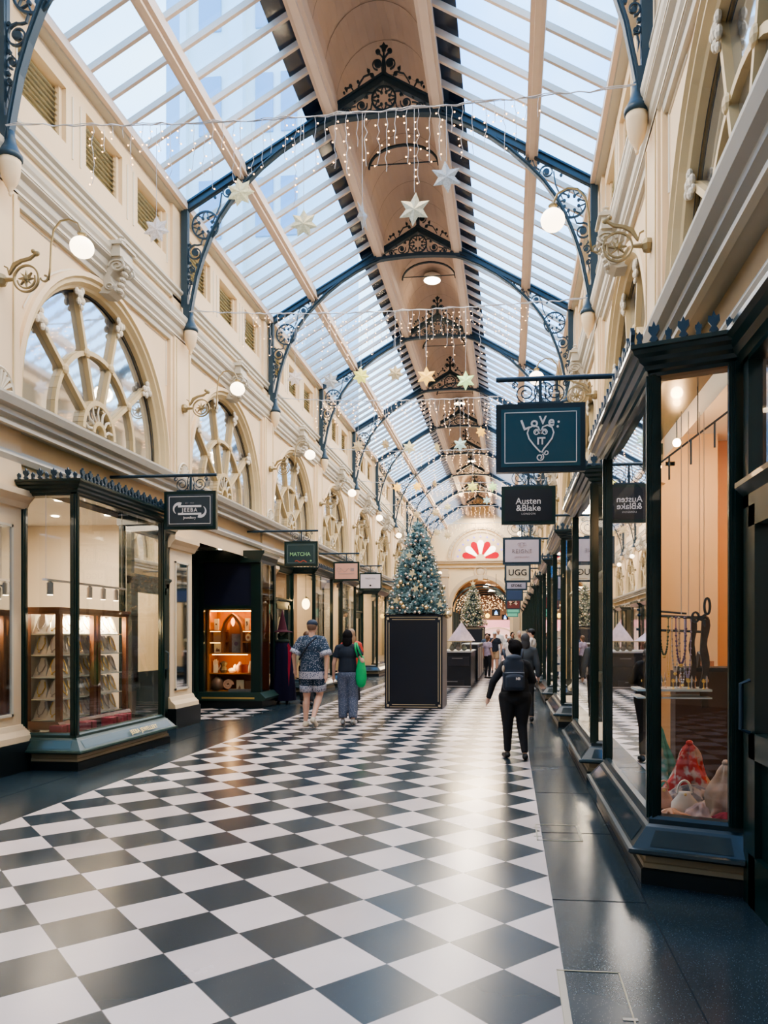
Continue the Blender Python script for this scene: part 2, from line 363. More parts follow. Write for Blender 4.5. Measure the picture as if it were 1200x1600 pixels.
# ------------------------------------------------------------------ side walls
UF, US, UG = 3.53, 3.62, 3.77       # pilaster face, wall face, window glass
R_ARCH = 1.90; ZC = 4.42; VS = 1.10
BAYS = range(-3, 10)                # bay b spans Y0+b*BAY .. Y0+(b+1)*BAY
def bay_y(b): return Y0 + b*BAY
END = YEND
def wall(s, name):
    root = sroot(name)
    T = side(s); face = MB(T); ochre = MB(T); stone = MB(T); fil = MB(T); louv = MB(T)
    for b in BAYS:
        y0 = bay_y(b); yc = y0 + BAY/2; y1 = y0 + BAY
        if y1 > END + 1: y1 = END
        # spandrel with arch hole
        N = 28; hw = BAY/2; zt = 6.72; pts = []
        for i in range(N+1):
            a = pi*i/N; c, sn = math.cos(a), math.sin(a)
            k = min(hw/abs(c) if abs(c) > 1e-6 else 1e9, (zt-ZC)/sn if sn > 1e-6 else 1e9)
            pts.append(((yc+R_ARCH*c, ZC+R_ARCH*VS*sn), (yc+k*c, ZC+k*sn)))
        for i in range(N):
            (a, A), (b2, B) = pts[i], pts[i+1]
            face.quad((US, a[0], a[1]), (US, A[0], A[1]), (US, B[0], B[1]), (US, b2[0], b2[1]))
            if abs(A[1]-zt) > 1e-6 and abs(B[1]-zt) < 1e-6 or abs(A[1]-zt) < 1e-6 and abs(B[1]-zt) > 1e-6:
                cy = yc + (hw if math.cos(pi*(i+.5)/N) > 0 else -hw); face.quad((US, A[0], A[1]), (US, cy, zt), (US, B[0], B[1]))
        face.quad((US, y0, 4.2), (US, y0+BAY, 4.2), (US, y0+BAY, ZC), (US, y0, ZC)) if False else None
        for ya, yb in ((y0, yc-R_ARCH), (yc+R_ARCH, y0+BAY)): face.quad((US, ya, 4.1), (US, yb, 4.1), (US, yb, ZC), (US, ya, ZC))
        # archivolt
        rings = [(3.62, 1.95), (3.575, 1.945), (3.565, 1.885), (3.60, 1.86), (3.60, 1.82), (3.66, 1.78), (3.68, 1.75), (3.80, 1.725)]
        angs = [(-0.14)] + [0]+[pi*i/N for i in range(1, N)]+[pi, pi+0.14]
        def P(r, i):
            if i == 0: return (yc+r, ZC-0.3)
            if i == len(angs)-1: return (yc-r, ZC-0.3)
            a = angs[i]; return (yc+r*math.cos(a), ZC+r*VS*math.sin(a))
        for j in range(len(rings)-1):
            (ua, ra), (ub, rb) = rings[j], rings[j+1]
            for i in range(len(angs)-1):
                p, q, r_, t = P(ra, i), P(ra, i+1), P(rb, i+1), P(rb, i)
                (face if j in (0, 1) else ochre).quad((ua, p[0], p[1]), (ua, q[0], q[1]), (ub, r_[0], r_[1]), (ub, t[0], t[1]))
        # hood line in the spandrel and panel mouldings
        sl = lambda y, z, d: (US-d, y, z)
        for rr in (2.03,):
            pp = [(yc+rr*math.cos(a), ZC+rr*1.04*math.sin(a)) for a in [pi*(0.16+0.68*i/20) for i in range(21)]]
            for i in range(20):
                (ya, za), (yb, zb) = pp[i], pp[i+1]
                fil.quad((US-0.012, ya, za), (US-0.012, yb, zb), (US-0.012, yc+(yb-yc)*1.012, ZC+(zb-ZC)*1.012), (US-0.012, yc+(ya-yc)*1.012, ZC+(za-ZC)*1.012))
        for sg in (-1, 1):
            fil.tube([(US-0.004, yc+sg*1.87, 5.75), (US-0.004, yc+sg*1.87, 6.50), (US-0.004, yc+sg*1.15, 6.50)], 0.014, 4)
        # attic wall with three louvred openings
        zl0, zl1 = 7.95, 8.67; ops = [(yc-1.4-.475, yc-1.4+.475), (yc-.475, yc+.475), (yc+1.4-.475, yc+1.4+.475)]
        ys = [y0] + [q for o in ops for q in o] + [y0+BAY]
        face.quad((US, y0, 6.7), (US, y0+BAY, 6.7), (US, y0+BAY, zl0), (US, y0, zl0)); face.quad((US, y0, zl1), (US, y0+BAY, zl1), (US, y0+BAY, 9.2), (US, y0, 9.2))
        for i in range(0, len(ys), 2): face.quad((US, ys[i], zl0), (US, ys[i+1], zl0), (US, ys[i+1], zl1), (US, ys[i], zl1))
        for (a, c) in ops:
            for (p, q) in (((a, zl0), (c, zl0)), ((c, zl0), (c, zl1)), ((c, zl1), (a, zl1)), ((a, zl1), (a, zl0))):
                face.quad((US, p[0], p[1]), (US, q[0], q[1]), (US+.16, q[0], q[1]), (US+.16, p[0], p[1]))
            louv.quad((US+.155, a, zl0), (US+.155, c, zl0), (US+.155, c, zl1), (US+.155, a, zl1))
            for k in range(9):
                z = zl0 + .04 + k*.072
                louv.add([(US+.15, a+.06, z+.05), (US+.15, c-.06, z+.05), (US+.08, c-.06, z), (US+.08, a+.06, z)], [(0, 1, 2, 3)])
            for (p, q) in (((a, zl0), (a+.06, zl1)), ((c-.06, zl0), (c, zl1))): face.box((US+.06, p[0], p[1]), (US+.12, q[0], q[1]))
        # raised frame lines between the openings
        for yy in (y0+.42, yc-.7-.09, yc-.7+.09, yc+.7-.09, yc+.7+.09, y0+BAY-.42):
            fil.box((US-.012, yy-.012, zl0-.12), (US, yy+.012, zl1-.02))
    ya, yb = bay_y(BAYS[0]), END
    # pilasters on the upper storey
    for b in range(BAYS[0], BAYS[-1]+2):
        y = bay_y(b)
        if y > END: continue
        face.box((UF, y-.32, 4.1), (US+.02, y+.32, 6.7)); face.box((UF+.03, y-.40, 4.1), (US+.02, y+.40, 6.7))
        ochre.box((UF-.012, y-.26, 4.32), (UF, y-.235, 6.6)); ochre.box((UF-.012, y+.235, 4.32), (UF, y+.26, 6.6))
        face.box((US-.05, y-.30, 7.1), (US, y+.30, 9.0))
    # mouldings running along the wall
    stone.ext([(3.64, 6.55), (3.57, 6.55), (3.56, 6.62), (3.53, 6.64), (3.53, 6.70), (3.50, 6.74), (3.49, 6.82), (3.44, 6.86), (3.44, 6.93), (3.42, 6.97), (3.41, 7.03), (3.64, 7.10)], ya, yb)
    stone.ext([(3.64, 7.30), (3.57, 7.31), (3.57, 7.36), (3.54, 7.38), (3.54, 7.43), (3.50, 7.46), (3.50, 7.50), (3.64, 7.53)], ya, yb)
    fil.ext([(3.53, 6.66), (3.52, 6.655), (3.52, 6.685), (3.53, 6.69)], ya, yb); fil.ext([(3.45, 6.885), (3.432, 6.885), (3.432, 6.905), (3.45, 6.905)], ya, yb)
    # lower cornice above the shops
    stone.ext([(3.80, 3.93), (3.42, 3.93), (3.42, 3.97), (3.36, 4.00), (3.36, 4.06), (3.30, 4.09), (3.27, 4.17), (3.27, 4.20), (3.62, 4.24), (3.80, 4.24)], ya, yb)
    fil.ext([(3.45, 3.90), (3.395, 3.90), (3.395, 3.94), (3.45, 3.94)], ya, yb)
    face.quad((3.60, ya, 3.28), (3.60, yb, 3.28), (3.60, yb, 4.0), (3.60, ya, 4.0))
    fil.ext([(3.62, 3.56), (3.56, 3.56), (3.53, 3.62), (3.57, 3.70), (3.62, 3.70)], ya, yb)
    stone.ext([(3.64, 8.90), (3.50, 8.91), (3.46, 8.97), (3.46, 9.05), (3.64, 9.10)], ya, yb)
    face.obj('wall_face', CREAM2 if False else CREAM, root); ochre.obj('archivolt', OCHRE, root); stone.obj('cornice', STONE, root); fil.obj('moulding_line', STONEL, root); louv.obj('louvres', LOUV, root)
    return root
wall(-1, 'wall_left'); wall(1, 'wall_right')

# lower pilasters, each a trim of its own, with plinth, mirror and capital
tn = [0]
def trim():
    tn[0] += 1; return 'trim_%d' % tn[0]
def pilaster(s, y, mirror=True, hw=0.43):
    T = side(s); r = sroot(trim())
    m = MB(T); m.box((3.56, y-hw, 0.33), (4.1, y+hw, 3.95)); m.box((3.54, y-hw, 3.2), (3.7, y+hw, 3.24))
    m.ext([(3.60, 3.02), (3.53, 3.04), (3.50, 3.10), (3.44, 3.17), (3.44, 3.24), (3.60, 3.26)], y-hw-.06, y+hw+.06)
    m.ext([(3.60, 0.33), (3.44, 0.33), (3.45, 0.40), (3.52, 0.46), (3.545, 0.52), (3.60, 0.54)], y-hw-.04, y+hw+.04)
    m.obj('shaft', CREAM, r)
    MB(T).box((3.42, y-hw-.06, 0), (4.1, y+hw+.06, 0.335)).obj('plinth', BLACK, r)
    if mirror:
        MB(T).box((3.550, y-hw+.20, 0.66), (3.562, y+hw-.20, 2.80)).obj('mirror_panel', MIRROR, r)
        f = MB(T)
        for a, b in (((y-hw+.17, 0.63), (y-hw+.20, 2.83)), ((y+hw-.20, 0.63), (y+hw-.17, 2.83)), ((y-hw+.17, 0.63), (y+hw-.17, 0.66)), ((y-hw+.17, 2.80), (y+hw-.17, 2.83))):
            f.box((3.535, a[0], a[1]), (3.565, b[0], b[1]))
        f.obj('mirror_frame', STONEL, r)
    # shell ornament above the cornice
    sh = MB(T); 
    for k in range(9):
        a = pi*(k+.5)/9; sh.tube([(3.515, y+.03*math.cos(a), 4.27+.03*math.sin(a)), (3.505, y+.19*math.cos(a), 4.27+.24*math.sin(a))], [.008, .026], 5)
    sh.tube([(3.51, y+.23*math.cos(pi*i/14), 4.26+.28*math.sin(pi*i/14)) for i in range(15)], .02, 5)
    sh.box((3.50, y-.24, 4.22), (3.53, y+.24, 4.27)); sh.obj('shell_ornament', STONEL, r)
for s in (-1, 1):
    for b in range(-1, 11):
        y = bay_y(b)
        if y < END - 1: pilaster(s, y, hw=0.43 if s < 0 else 0.30)

# ------------------------------------------------------------------ fan windows and keystones
wn = [0]
def window_name():
    wn[0] += 1; return 'window_%d' % wn[0]
def fan_window(s, yc):
    T0 = side(s); T = lambda u, y, z: T0(u, yc+(y-yc)*1.09, ZC+(z-ZC)*(1.2 if z > ZC else 1.0)); r = sroot(window_name())
    g = MB(T); R = 1.60; arc = [(yc+R*math.cos(pi*i/28), ZC+R*math.sin(pi*i/28)) for i in range(29)] + [(yc-R, ZC-.3), (yc+R, ZC-.3)]
    g.add([(UG, p[0], p[1]) for p in arc], [tuple(range(len(arc)))]); g.obj('pane', FANGL, r)
    f = MB(T)
    def bar(a, b, w_, d0, d1):
        dy, dz = b[0]-a[0], b[1]-a[1]; l = math.hypot(dy, dz); ny, nz = -dz/l*w_/2, dy/l*w_/2
        q = [(a[0]+ny, a[1]+nz), (b[0]+ny, b[1]+nz), (b[0]-ny, b[1]-nz), (a[0]-ny, a[1]-nz)]
        f.add([(UG-d0, y, z) for y, z in q]+[(UG-d1, y, z) for y, z in q], [(0, 1, 2, 3), (4, 5, 6, 7), (0, 1, 5, 4), (1, 2, 6, 5), (2, 3, 7, 6), (3, 0, 4, 7)])
    for k in (36, 72, 108, 144):
        a = math.radians(k); bar((yc+.3*math.cos(a), ZC+.3*math.sin(a)), (yc+1.6*math.cos(a), ZC+1.6*math.sin(a)), .05, 0, .07)
        f.ball((UG-.07, yc+.92*math.cos(a), ZC+.92*math.sin(a)), (.035, .06, .06), 8, 5)
    for i in range(20):
        a, b = pi*i/20, pi*(i+1)/20
        bar((yc+.92*math.cos(a), ZC+.92*math.sin(a)), (yc+.92*math.cos(b), ZC+.92*math.sin(b)), .055, 0, .06)
        bar((yc+.36*math.cos(a), ZC+.36*math.sin(a)), (yc+.36*math.cos(b), ZC+.36*math.sin(b)), .06, 0, .08)
        bar((yc+.13*math.cos(a), ZC+.13*math.sin(a)), (yc+.13*math.cos(b), ZC+.13*math.sin(b)), .05, 0, .08)
    f.box((UG-.08, yc-1.62, ZC-.32), (UG, yc+1.62, ZC-.22)); f.obj('muntins', OCHRE, r)
    h = MB(T)
    for k in range(7):
        a = pi*(k+.5)/7; h.tube([(UG-.06, yc+.16*math.cos(a), ZC+.16*math.sin(a)), (UG-.06, yc+.25*math.cos(a+.1), ZC+.25*math.sin(a+.1)), (UG-.06, yc+.34*math.cos(a), ZC+.34*math.sin(a))], .016, 5)
    h.obj('hub_ornament', STONEL, r)
    e = MB(T)
    for k in (36, 72, 108, 144):
        a = math.radians(k)
        for j, (dr, dt, rr) in enumerate([(-.06, 0, .055), (-.13, .03, .04), (-.13, -.03, .04), (-.02, .04, .04), (-.02, -.04, .04), (-.2, 0, .03)]):
            q = 1.6+dr; e.ball((UG-.09, yc+q*math.cos(a+dt), ZC+q*math.sin(a+dt)), (rr*.8, rr, rr*1.1), 7, 5)
    e.obj('leaf_boss', STONEL, r)
    gl = MB(T)
    for i in range(28):
        a, b = pi*i/28, pi*(i+1)/28; bar2 = 1.585
        gl.add([(UG-.02, yc+rr*math.cos(t), ZC+rr*math.sin(t)) for rr, t in ((1.61, a), (1.61, b), (1.565, b), (1.565, a))], [(0, 1, 2, 3)])
    gl.obj('gasket', mat('dark gap', (0.05, 0.05, 0.05), 0.7), r)
def keystone(s, yc):
    zk = ZC+R_ARCH*VS-.06; T0 = side(s); T = lambda u, y, z: T0(u, y, zk+(z-zk)*.70); r = MB(T)
    prof = [(3.64, zk-.10), (3.50, zk-.12), (3.42, zk-.04), (3.40, zk+.06), (3.45, zk+.14), (3.47, zk+.24), (3.42, zk+.34), (3.32, zk+.42), (3.26, zk+.52), (3.29, zk+.62), (3.64, zk+.66)]
    r.ext(prof, yc-.13, yc+.13); r.box((3.30, yc-.17, zk+.60), (3.64, yc+.17, zk+.92)); r.box((3.26, yc-.20, zk+.82), (3.64, yc+.20, zk+.87))
    for yy in (yc-.14, yc+.14):
        r.tube([(3.36+p[0], yy, zk+.42+p[1]) for p in spiral(0, 0, .13, .03, 0, 3.6*pi, 20)], .018, 5)
        r.tube([(3.47+p[0], yy, zk+.02+p[1]) for p in spiral(0, 0, .08, .02, pi, 4.2*pi, 16)], .015, 5)
    for k in range(5): r.ball((3.40-.02*k if k < 3 else 3.36-.03*(k-2), yc, zk+.0+.11*k), (.05, .07, .06), 8, 5)
    r.lathe([(.10, 0), (.05, .04), (.07, .08), (.03, .14), (.05, .17), (.01, .22)], (3.38, yc, zk+.92), 8)
    o = r.obj(trim(), STONE); o['kind'] = 'structure'
for s in (-1, 1):
    for b in range(-1, 10):
        if bay_y(b)+BAY/2 < END: fan_window(s, bay_y(b)+BAY/2); keystone(s, bay_y(b)+BAY/2)

# ------------------------------------------------------------------ roof
ROOFZ = lambda u: 9.03 + 0.575*(3.555-u)
cr = sroot('ceiling')
tim = MB(); gl = MB(); pur = MB(); king = MB(); dk = MB()
for s in (-1, 1):
    T = side(s); tim.T = T; gl.T = T; pur.T = T; king.T = T; dk.T = T
    y = bay_y(-3)+.1
    n = int((END - y)/(BAY/9))+1
    for i in range(n):
        yy = y + i*BAY/9
        a, b = 3.6, .92; za, zb = ROOFZ(a), ROOFZ(b); wd = .026
        tim.add([(a, yy-wd, za-.05), (b, yy-wd, zb-.05), (b, yy+wd, zb-.05), (a, yy+wd, za-.05), (a, yy-wd, za+.05), (b, yy-wd, zb+.05), (b, yy+wd, zb+.05), (a, yy+wd, za+.05)],
                [(0, 3, 2, 1), (4, 5, 6, 7), (0, 1, 5, 4), (1, 2, 6, 5), (2, 3, 7, 6), (3, 0, 4, 7)])
    gl.quad((3.75, y-.2, ROOFZ(3.75)+.04), (3.75, END, ROOFZ(3.75)+.04), (.92, END, ROOFZ(.92)+.04), (.92, y-.2, ROOFZ(.92)+.04))
    zp = ROOFZ(2.47)
    pur.ext([(2.37, zp-.19), (2.57, zp-.22), (2.59, zp-.05), (2.39, zp+.02)], y, END); pur.ext([(2.43, zp-.25), (2.51, zp-.25), (2.51, zp-.18), (2.43, zp-.18)], y, END)
    king.ext([(.78, 10.42), (1.02, 10.36), (1.02, 10.52), (.94, 10.62), (.78, 10.66)], y, END); king.ext([(.84, 10.34), (.96, 10.34), (.96, 10.44), (.84, 10.44)], y, END)
    king.ext([(3.42, 8.93), (3.64, 8.93), (3.64, 9.10), (3.42, 9.06)], y, END)
    dk.ext([(.98, ROOFZ(.98)+.12), (1.36, ROOFZ(1.36)+.12), (1.36, ROOFZ(1.36)+.16), (.98, ROOFZ(.98)+.16)], y, END)
tim.obj('glazing_bars', TIMBER, cr); gl.obj('roof_glass', ROOFGL, cr); pur.obj('purlin', TIMBER, cr); king.obj('ridge_beam', TIMBER, cr)
dk.obj('roof_walkway', mat('dark walkway', (0.02, 0.024, 0.04), 0.9, spec=0.1), cr)
bar = MB(side(1)); NB = 20; y = bay_y(-3)
pr = [(.82*math.cos(pi*i/NB), 10.62+1.0*math.sin(pi*i/NB)) for i in range(NB+1)]
bar.ext(pr, y, END, closed=False); bar.obj('barrel_vault', CEILM, cr)
bl = MB(side(1))
for k in range(int((END-y)/.775)):
    yy = y+k*.775; p2 = [(.815*math.cos(pi*i/NB), 10.62+.99*math.sin(pi*i/NB)) for i in range(NB+1)]; bl.ext(p2, yy, yy+.012, closed=False)
bl.obj('board_joint', mat('joint brown', (0.32, 0.25, 0.2), 0.8), cr)

# ------------------------------------------------------------------ trusses
def arch_pts():
    P = [(3.42, 7.02), (3.36, 7.35), (3.28, 7.75), (3.17, 8.10), (3.03, 8.45), (2.86, 8.78), (2.66, 9.06), (2.42, 9.32), (2.12, 9.60), (1.80, 9.84), (1.45, 10.05), (1.10, 10.22), (.9, 10.29)]
    return P
def truss_meshes():
    ms = {}
    Zr = lambda u: 8.97 + 0.575*(3.555-u)
    for s, nm in ((-1, 'L'), (1, 'R')):
        m = MB(lambda x, y, z, s=s: (s*x, y, z)); m.box((3.43, -.05, 7.25), (3.54, .05, 8.97)); m.box((3.38, -.06, 7.0), (3.50, .06, 7.28)); ms['post'+nm] = m.mesh('post', IRON)
        m = MB(lambda x, y, z, s=s: (s*x, y, z)); m.rib([(3.55, 8.92), (.0, Zr(0)-.06)], .12, 0, .10); m.rib([(3.55, 8.97), (.0, Zr(0)-.01)], .03, 0, .16); ms['rafter'+nm] = m.mesh('rafter', IRON)
        m = MB(lambda x, y, z, s=s: (s*x, y, z)); m.rib(arch_pts(), .055, 0, .09); m.rib(arch_pts(), .02, 0, .14); ms['arch'+nm] = m.mesh('arch', IRON, False)
        m = MB(lambda x, y, z, s=s: (s*x, y, z)); t = .03
        cx, cz, R = 3.12, 8.66, .235
        m.rib(circ(cx, cz, R, 28)[:-1], .028, 0, t, True)
        for k in range(8):
            a = 2*pi*k/8+pi/8
            m.rib([(cx+R*math.cos(a-.33), cz+R*math.sin(a-.33)), (cx+.19*math.cos(a-.2), cz+.19*math.sin(a-.2)), (cx+.14*math.cos(a), cz+.14*math.sin(a)), (cx+.19*math.cos(a+.2), cz+.19*math.sin(a+.2)), (cx+R*math.cos(a+.33), cz+R*math.sin(a+.33))], .014, 0, t)
            m.slab(circ(cx+.125*math.cos(a), cz+.125*math.sin(a), .026, 8)[:-1], 0, t)
        # scrolls below, along post
        def sc1(x, z, r, a0, turn, ww=.018):
            m.rib(spiral(x, z, r, r*.22, a0, a0+turn, 24), ww, 0, t); m.slab(circ(x, z, r*.38, 10)[:-1], 0, t)
        sc1(3.30, 8.19, .14, pi/2, -3.2*pi, .022); sc1(3.36, 7.90, .07, -pi/2, 3*pi); sc1(3.385, 7.68, .045, pi/2, -3*pi, .014)
        m.rib([(3.17, 8.42), (3.20, 8.33), (3.26, 8.32), (3.31, 8.325)], .018, 0, t); m.rib([(3.42, 8.12), (3.41, 8.02), (3.36, 7.97)], .016, 0, t); m.rib([(3.39, 7.63), (3.41, 7.55), (3.40, 7.47)], [.02, .02, .004], 0, t)
        for q in ((3.40, 8.33), (3.40, 8.02), (3.41, 7.78), (3.27, 7.98)): m.slab(circ(q[0], q[1], .026, 6)[:-1], 0, t)
        # scrolls along rafter
        sc1(2.72, 9.20, .115, pi, -3.2*pi); sc1(2.42, 9.42, .075, pi*.1, 3*pi); sc1(2.22, 9.57, .05, pi, -3*pi, .014); sc1(2.03, 9.68, .035, 0, 3*pi, .012)
        m.rib([(2.92, 8.84), (2.86, 8.98), (2.84, 9.12), (2.83, 9.2)], .018, 0, t); m.rib([(2.60, 9.24), (2.52, 9.30), (2.49, 9.40)], .016, 0, t); m.rib([(2.36, 9.37), (2.28, 9.46)], .014, 0, t)
        for q in ((2.95, 9.13), (2.58, 9.36), (2.6, 9.12), (2.36, 9.52), (2.14, 9.63)): m.slab(circ(q[0], q[1], .026, 6)[:-1], 0, t)
        m.box((3.425, -.015, 7.4), (3.44, .015, 8.9)); m.rib([(3.43, 8.93), (1.95, Zr(1.95)-.11)], .03, 0, t); m.rib([(x-.015, z) for x, z in arch_pts()[1:9]], .02, 0, t)
        ms['scroll'+nm] = m.mesh('scrollwork', IRON)
    m = MB(); t = .03
    bc = [(x, 10.30+.06*(1-(x/.95)**2)) for x in [-.98+.196*i for i in range(11)]]
    m.rib(bc, .07, 0, .12); ms['chord'] = m.mesh('bottom_chord', IRON)
    m = MB(); cx, cz, R = 0, 10.62, .20
    m.rib(circ(cx, cz, R, 28)[:-1], .03, 0, t, True)
    for k in range(8):
        a = 2*pi*k/8+pi/8
        m.rib([(cx+R*math.cos(a-.33), cz+R*math.sin(a-.33)), (cx+.155*math.cos(a-.2), cz+.155*math.sin(a-.2)), (cx+.12*math.cos(a), cz+.12*math.sin(a)), (cx+.155*math.cos(a+.2), cz+.155*math.sin(a+.2)), (cx+R*math.cos(a+.33), cz+R*math.sin(a+.33))], .014, 0, t)
        m.slab(circ(cx+.105*math.cos(a), cz+.105*math.sin(a), .024, 8)[:-1], 0, t)
    for s in (-1, 1):
        m.T = lambda x, y, z, s=s: (s*x, y, z)
        def sc2(x, z, r, a0, turn, ww=.018, f=.38):
            m.rib(spiral(x, z, r, r*.25, a0, a0+turn, 22), ww, 0, t); m.slab(circ(x, z, r*f, 10)[:-1], 0, t)
        sc2(.38, 10.52, .10, pi*.9, 3*pi); sc2(.62, 10.44, .065, pi, -2.6*pi); sc2(.78, 10.38, .04, 0, 2.6*pi, .014)
        m.rib([(.20, 10.55), (.22, 10.45), (.30, 10.41), (.38, 10.42)], .018, 0, t); m.rib([(.17, 10.72), (.27, 10.72), (.33, 10.64)], .016, 0, t); m.rib([(.48, 10.52), (.54, 10.51), (.58, 10.49)], .014, 0, t)
        for q in ((.29, 10.66), (.5, 10.6), (.52, 10.42), (.70, 10.49)): m.slab(circ(q[0], q[1], .024, 6)[:-1], 0, t)
    m.T = None; m.rib(bc, .03, 0, t); ms['ped'] = m.mesh('pediment_scrollwork', IRON)
    m = MB(); 
    for s in (-1, 1):
        m.T = lambda x, y, z, s=s: (s*x, y, z)
        def sc3(x, z, r, a0, turn, f=.5, ww=.018):
            m.rib(spiral(x, z, r, r*.45, a0, a0+turn, 22), ww, 0, t); m.slab(circ(x, z, r*f, 12)[:-1], 0, t)
        sc3(.105, 11.20, .095, -pi/2, 2.2*pi, .6); m.rib([(.02, 10.98), (.03, 11.12), (.02, 11.25), (.0, 11.38)], .02, 0, t)
        m.rib([(.0, 11.28), (.05, 11.35), (.10, 11.40)], .02, 0, t); m.slab(circ(.10, 11.41, .042, 10)[:-1], 0, t)
        # side cresting
        m.rib([(.16, 10.99), (.22, 11.05), (.34, 11.01), (.40, 10.92), (.44, 10.84)], .016, 0, t); m.slab(circ(.26, 11.10, .028, 8)[:-1], 0, t); m.rib([(.26, 11.03), (.28, 11.14)], .014, 0, t)
        m.slab(circ(.20, 11.02, .035, 8)[:-1], 0, t); m.slab(circ(.44, 10.93, .024, 8)[:-1], 0, t)
        m.rib([(.52, 10.78), (.56, 10.85), (.62, 10.84), (.64, 10.78)], .018, 0, t); m.slab(circ(.57, 10.87, .03, 6)[:-1], 0, t); m.slab(circ(.65, 10.83, .024, 6)[:-1], 0, t); m.slab(circ(.68, 10.76, .02, 6)[:-1], 0, t)
    m.T = None
    m.rib([(0, 11.0), (0, 11.46)], .03, 0, t); m.slab([(0, 11.56), (-.03, 11.51), (-.07, 11.50), (-.035, 11.46), (-.03, 11.41), (0, 11.43), (.03, 11.41), (.035, 11.46), (.07, 11.50), (.03, 11.51)], 0, t)
    m.slab([(-.14, 10.93), (.14, 10.93), (.04, 11.05), (-.04, 11.05)], 0, .05)
    ms['fin'] = m.mesh('finial', IRON)
    return ms
TM = truss_meshes()
ORD = ['first', 'second', 'third', 'fourth', 'fifth', 'sixth', 'seventh', 'eighth', 'ninth', 'tenth', 'eleventh']
def link(name, me, parent, loc=(0, 0, 0)):
    o = bpy.data.objects.new(name, me); COL.objects.link(o); o.parent = parent; o.location = loc; return o
for k in range(0, 10):
    y = bay_y(k)
    if y > END-.3: break
    lab = 'dark iron roof truss with scrolled brackets and pierced pediment, %s from the camera' % ORD[k]
    r = thing('roof_truss', lab, 'roof truss', (XC, y, 0), 0, 'iron roof trusses')
    for s in 'LR':
        link('post', TM['post'+s], r); link('rafter', TM['rafter'+s], r); link('arch_rib', TM['arch'+s], r); link('scrollwork', TM['scroll'+s], r)
    link('bottom_chord', TM['chord'], r); link('pediment_scrollwork', TM['ped'], r); link('finial', TM['fin'], r)
    for s in (-1, 1):
        if k == 0:
            c = MB(); c.lathe([(.115, .42), (.128, .435), (.13, .46), (.128, .48), (.10, .52), (.072, .58), (.052, .66), (.045, .74)], n=16); capm = c.mesh('corbel_cap', IRON, True) if s < 0 else capm
            c = MB(); c.lathe([(.004, .02), (.014, .03), (.02, .05), (.014, .065), (.028, .08), (.03, .10), (.05, .13), (.078, .19), (.098, .27), (.108, .35), (.112, .43)], n=16); bodm = c.mesh('corbel', CREAM, True) if s < 0 else bodm
        q = link('corbel', bodm, r, (s*3.39, 0, 6.40)); link('corbel_cap', capm, q)
# slim arched ties in the vault
ta = MB(); ta.rib([(.70*math.cos(pi*i/16), 10.93+.44*math.sin(pi*i/16)) for i in range(17)], .035, 0, .05); ta.rib([(-.70, 11.0), (.70, 11.0)], .015, 0, .02); tam = ta.mesh('tie_arch', IRON)
for k in range(0, 9):
    o = bpy.data.objects.new('tie_arch', tam); COL.objects.link(o); o.location = (XC, bay_y(k)+BAY/2, 0)
    tag(o, 'thin dark arched tie in the vault behind the %s roof truss' % ORD[k], 'tie arch', 'arched ties in the vault')
# vault lamps
for k, (x, y, z) in enumerate([(XC-.02, 20.3, 11.50), (XC, 31.2, 11.50), (XC, 41.5, 11.50)]):
    r = thing('ceiling_lamp', 'warm round lamp glowing on the vaulted ceiling, %s from the camera' % ORD[k], 'ceiling lamp', (x, y, z), 0, 'vault ceiling lamps')
    MB().lathe([(.20, -.14), (.23, -.12), (.21, -.02), (.12, .06)], n=20).obj('lens', DOWNL, r, True)
    MB().lathe([(.235, -.12), (.25, -.10), (.24, .0), (.1, .08)], n=20).obj('housing', WHITE, r, True)

# ------------------------------------------------------------------ globe wall lamps
def sconce_meshes():
    m = MB(); # local: x outwards from wall (toward arcade centre), plane x,z ; origin at the mount
    m.lathe([(.02, -.07), (.05, -.055), (.07, 0), (.05, .055), (.02, .07)], (0.0, 0, 0), 10); m.tube([(.03, 0, 0), (.15, 0, .0)], [.03, .018], 8)
    m.rib(circ(.30, .0, .145, 28)[:-1], .018, 0, .025, True); m.rib(circ(.30, .0, .105, 20, pi*1.05, pi*2.1), .016, 0, .02)
    m.rib([(.10, .06), (.16, .16), (.24, .20), (.34, .22), (.42, .27)], [.02, .045, .03, .03, .01], 0, .03)
    m.ball((.42, 0, .27), (.04, .02, .03)); m.ball((.38, 0, .30), (.025, .02, .025)); m.rib([(.10, .05), (.08, .13), (.04, .15)], .014, 0, .02)
    m.rib(spiral(.52, .0, .05, .02, pi, 2.6*pi, 14), .016, 0, .02)
    flower = MB()
    for k in range(8):
        a = 2*pi*k/8; flower.slab([(.30+.035*math.cos(a-.5), .035*math.sin(a-.5)), (.30+.092*math.cos(a), .092*math.sin(a)), (.30+.02*math.cos(a+.5), .02*math.sin(a+.5))], 0, .03)
    flower.ball((.30, 0, 0), .035, 8, 5)
    n = MB(); n.tube([(.56, 0, -.03), (.58, 0, .1), (.59, 0, .35), (.62, 0, .52), (.70, 0, .615), (.80, 0, .63), (.90, 0, .58), (.94, 0, .50), (.95, 0, .44)], .011, 8)
    n.lathe([(.02, 0), (.03, .02), (.05, .04), (.02, .07)], (.95, 0, .415), 10)
    g = MB(); g.ball((.95, 0, .31), (.125, .125, .112), 18, 12)
    return m.mesh('scroll_bracket', BRASS), flower.mesh('rosette', BRASS), n.mesh('gooseneck', BRASS, True), g.mesh('globe', GLOBE, True)
SM = sconce_meshes()
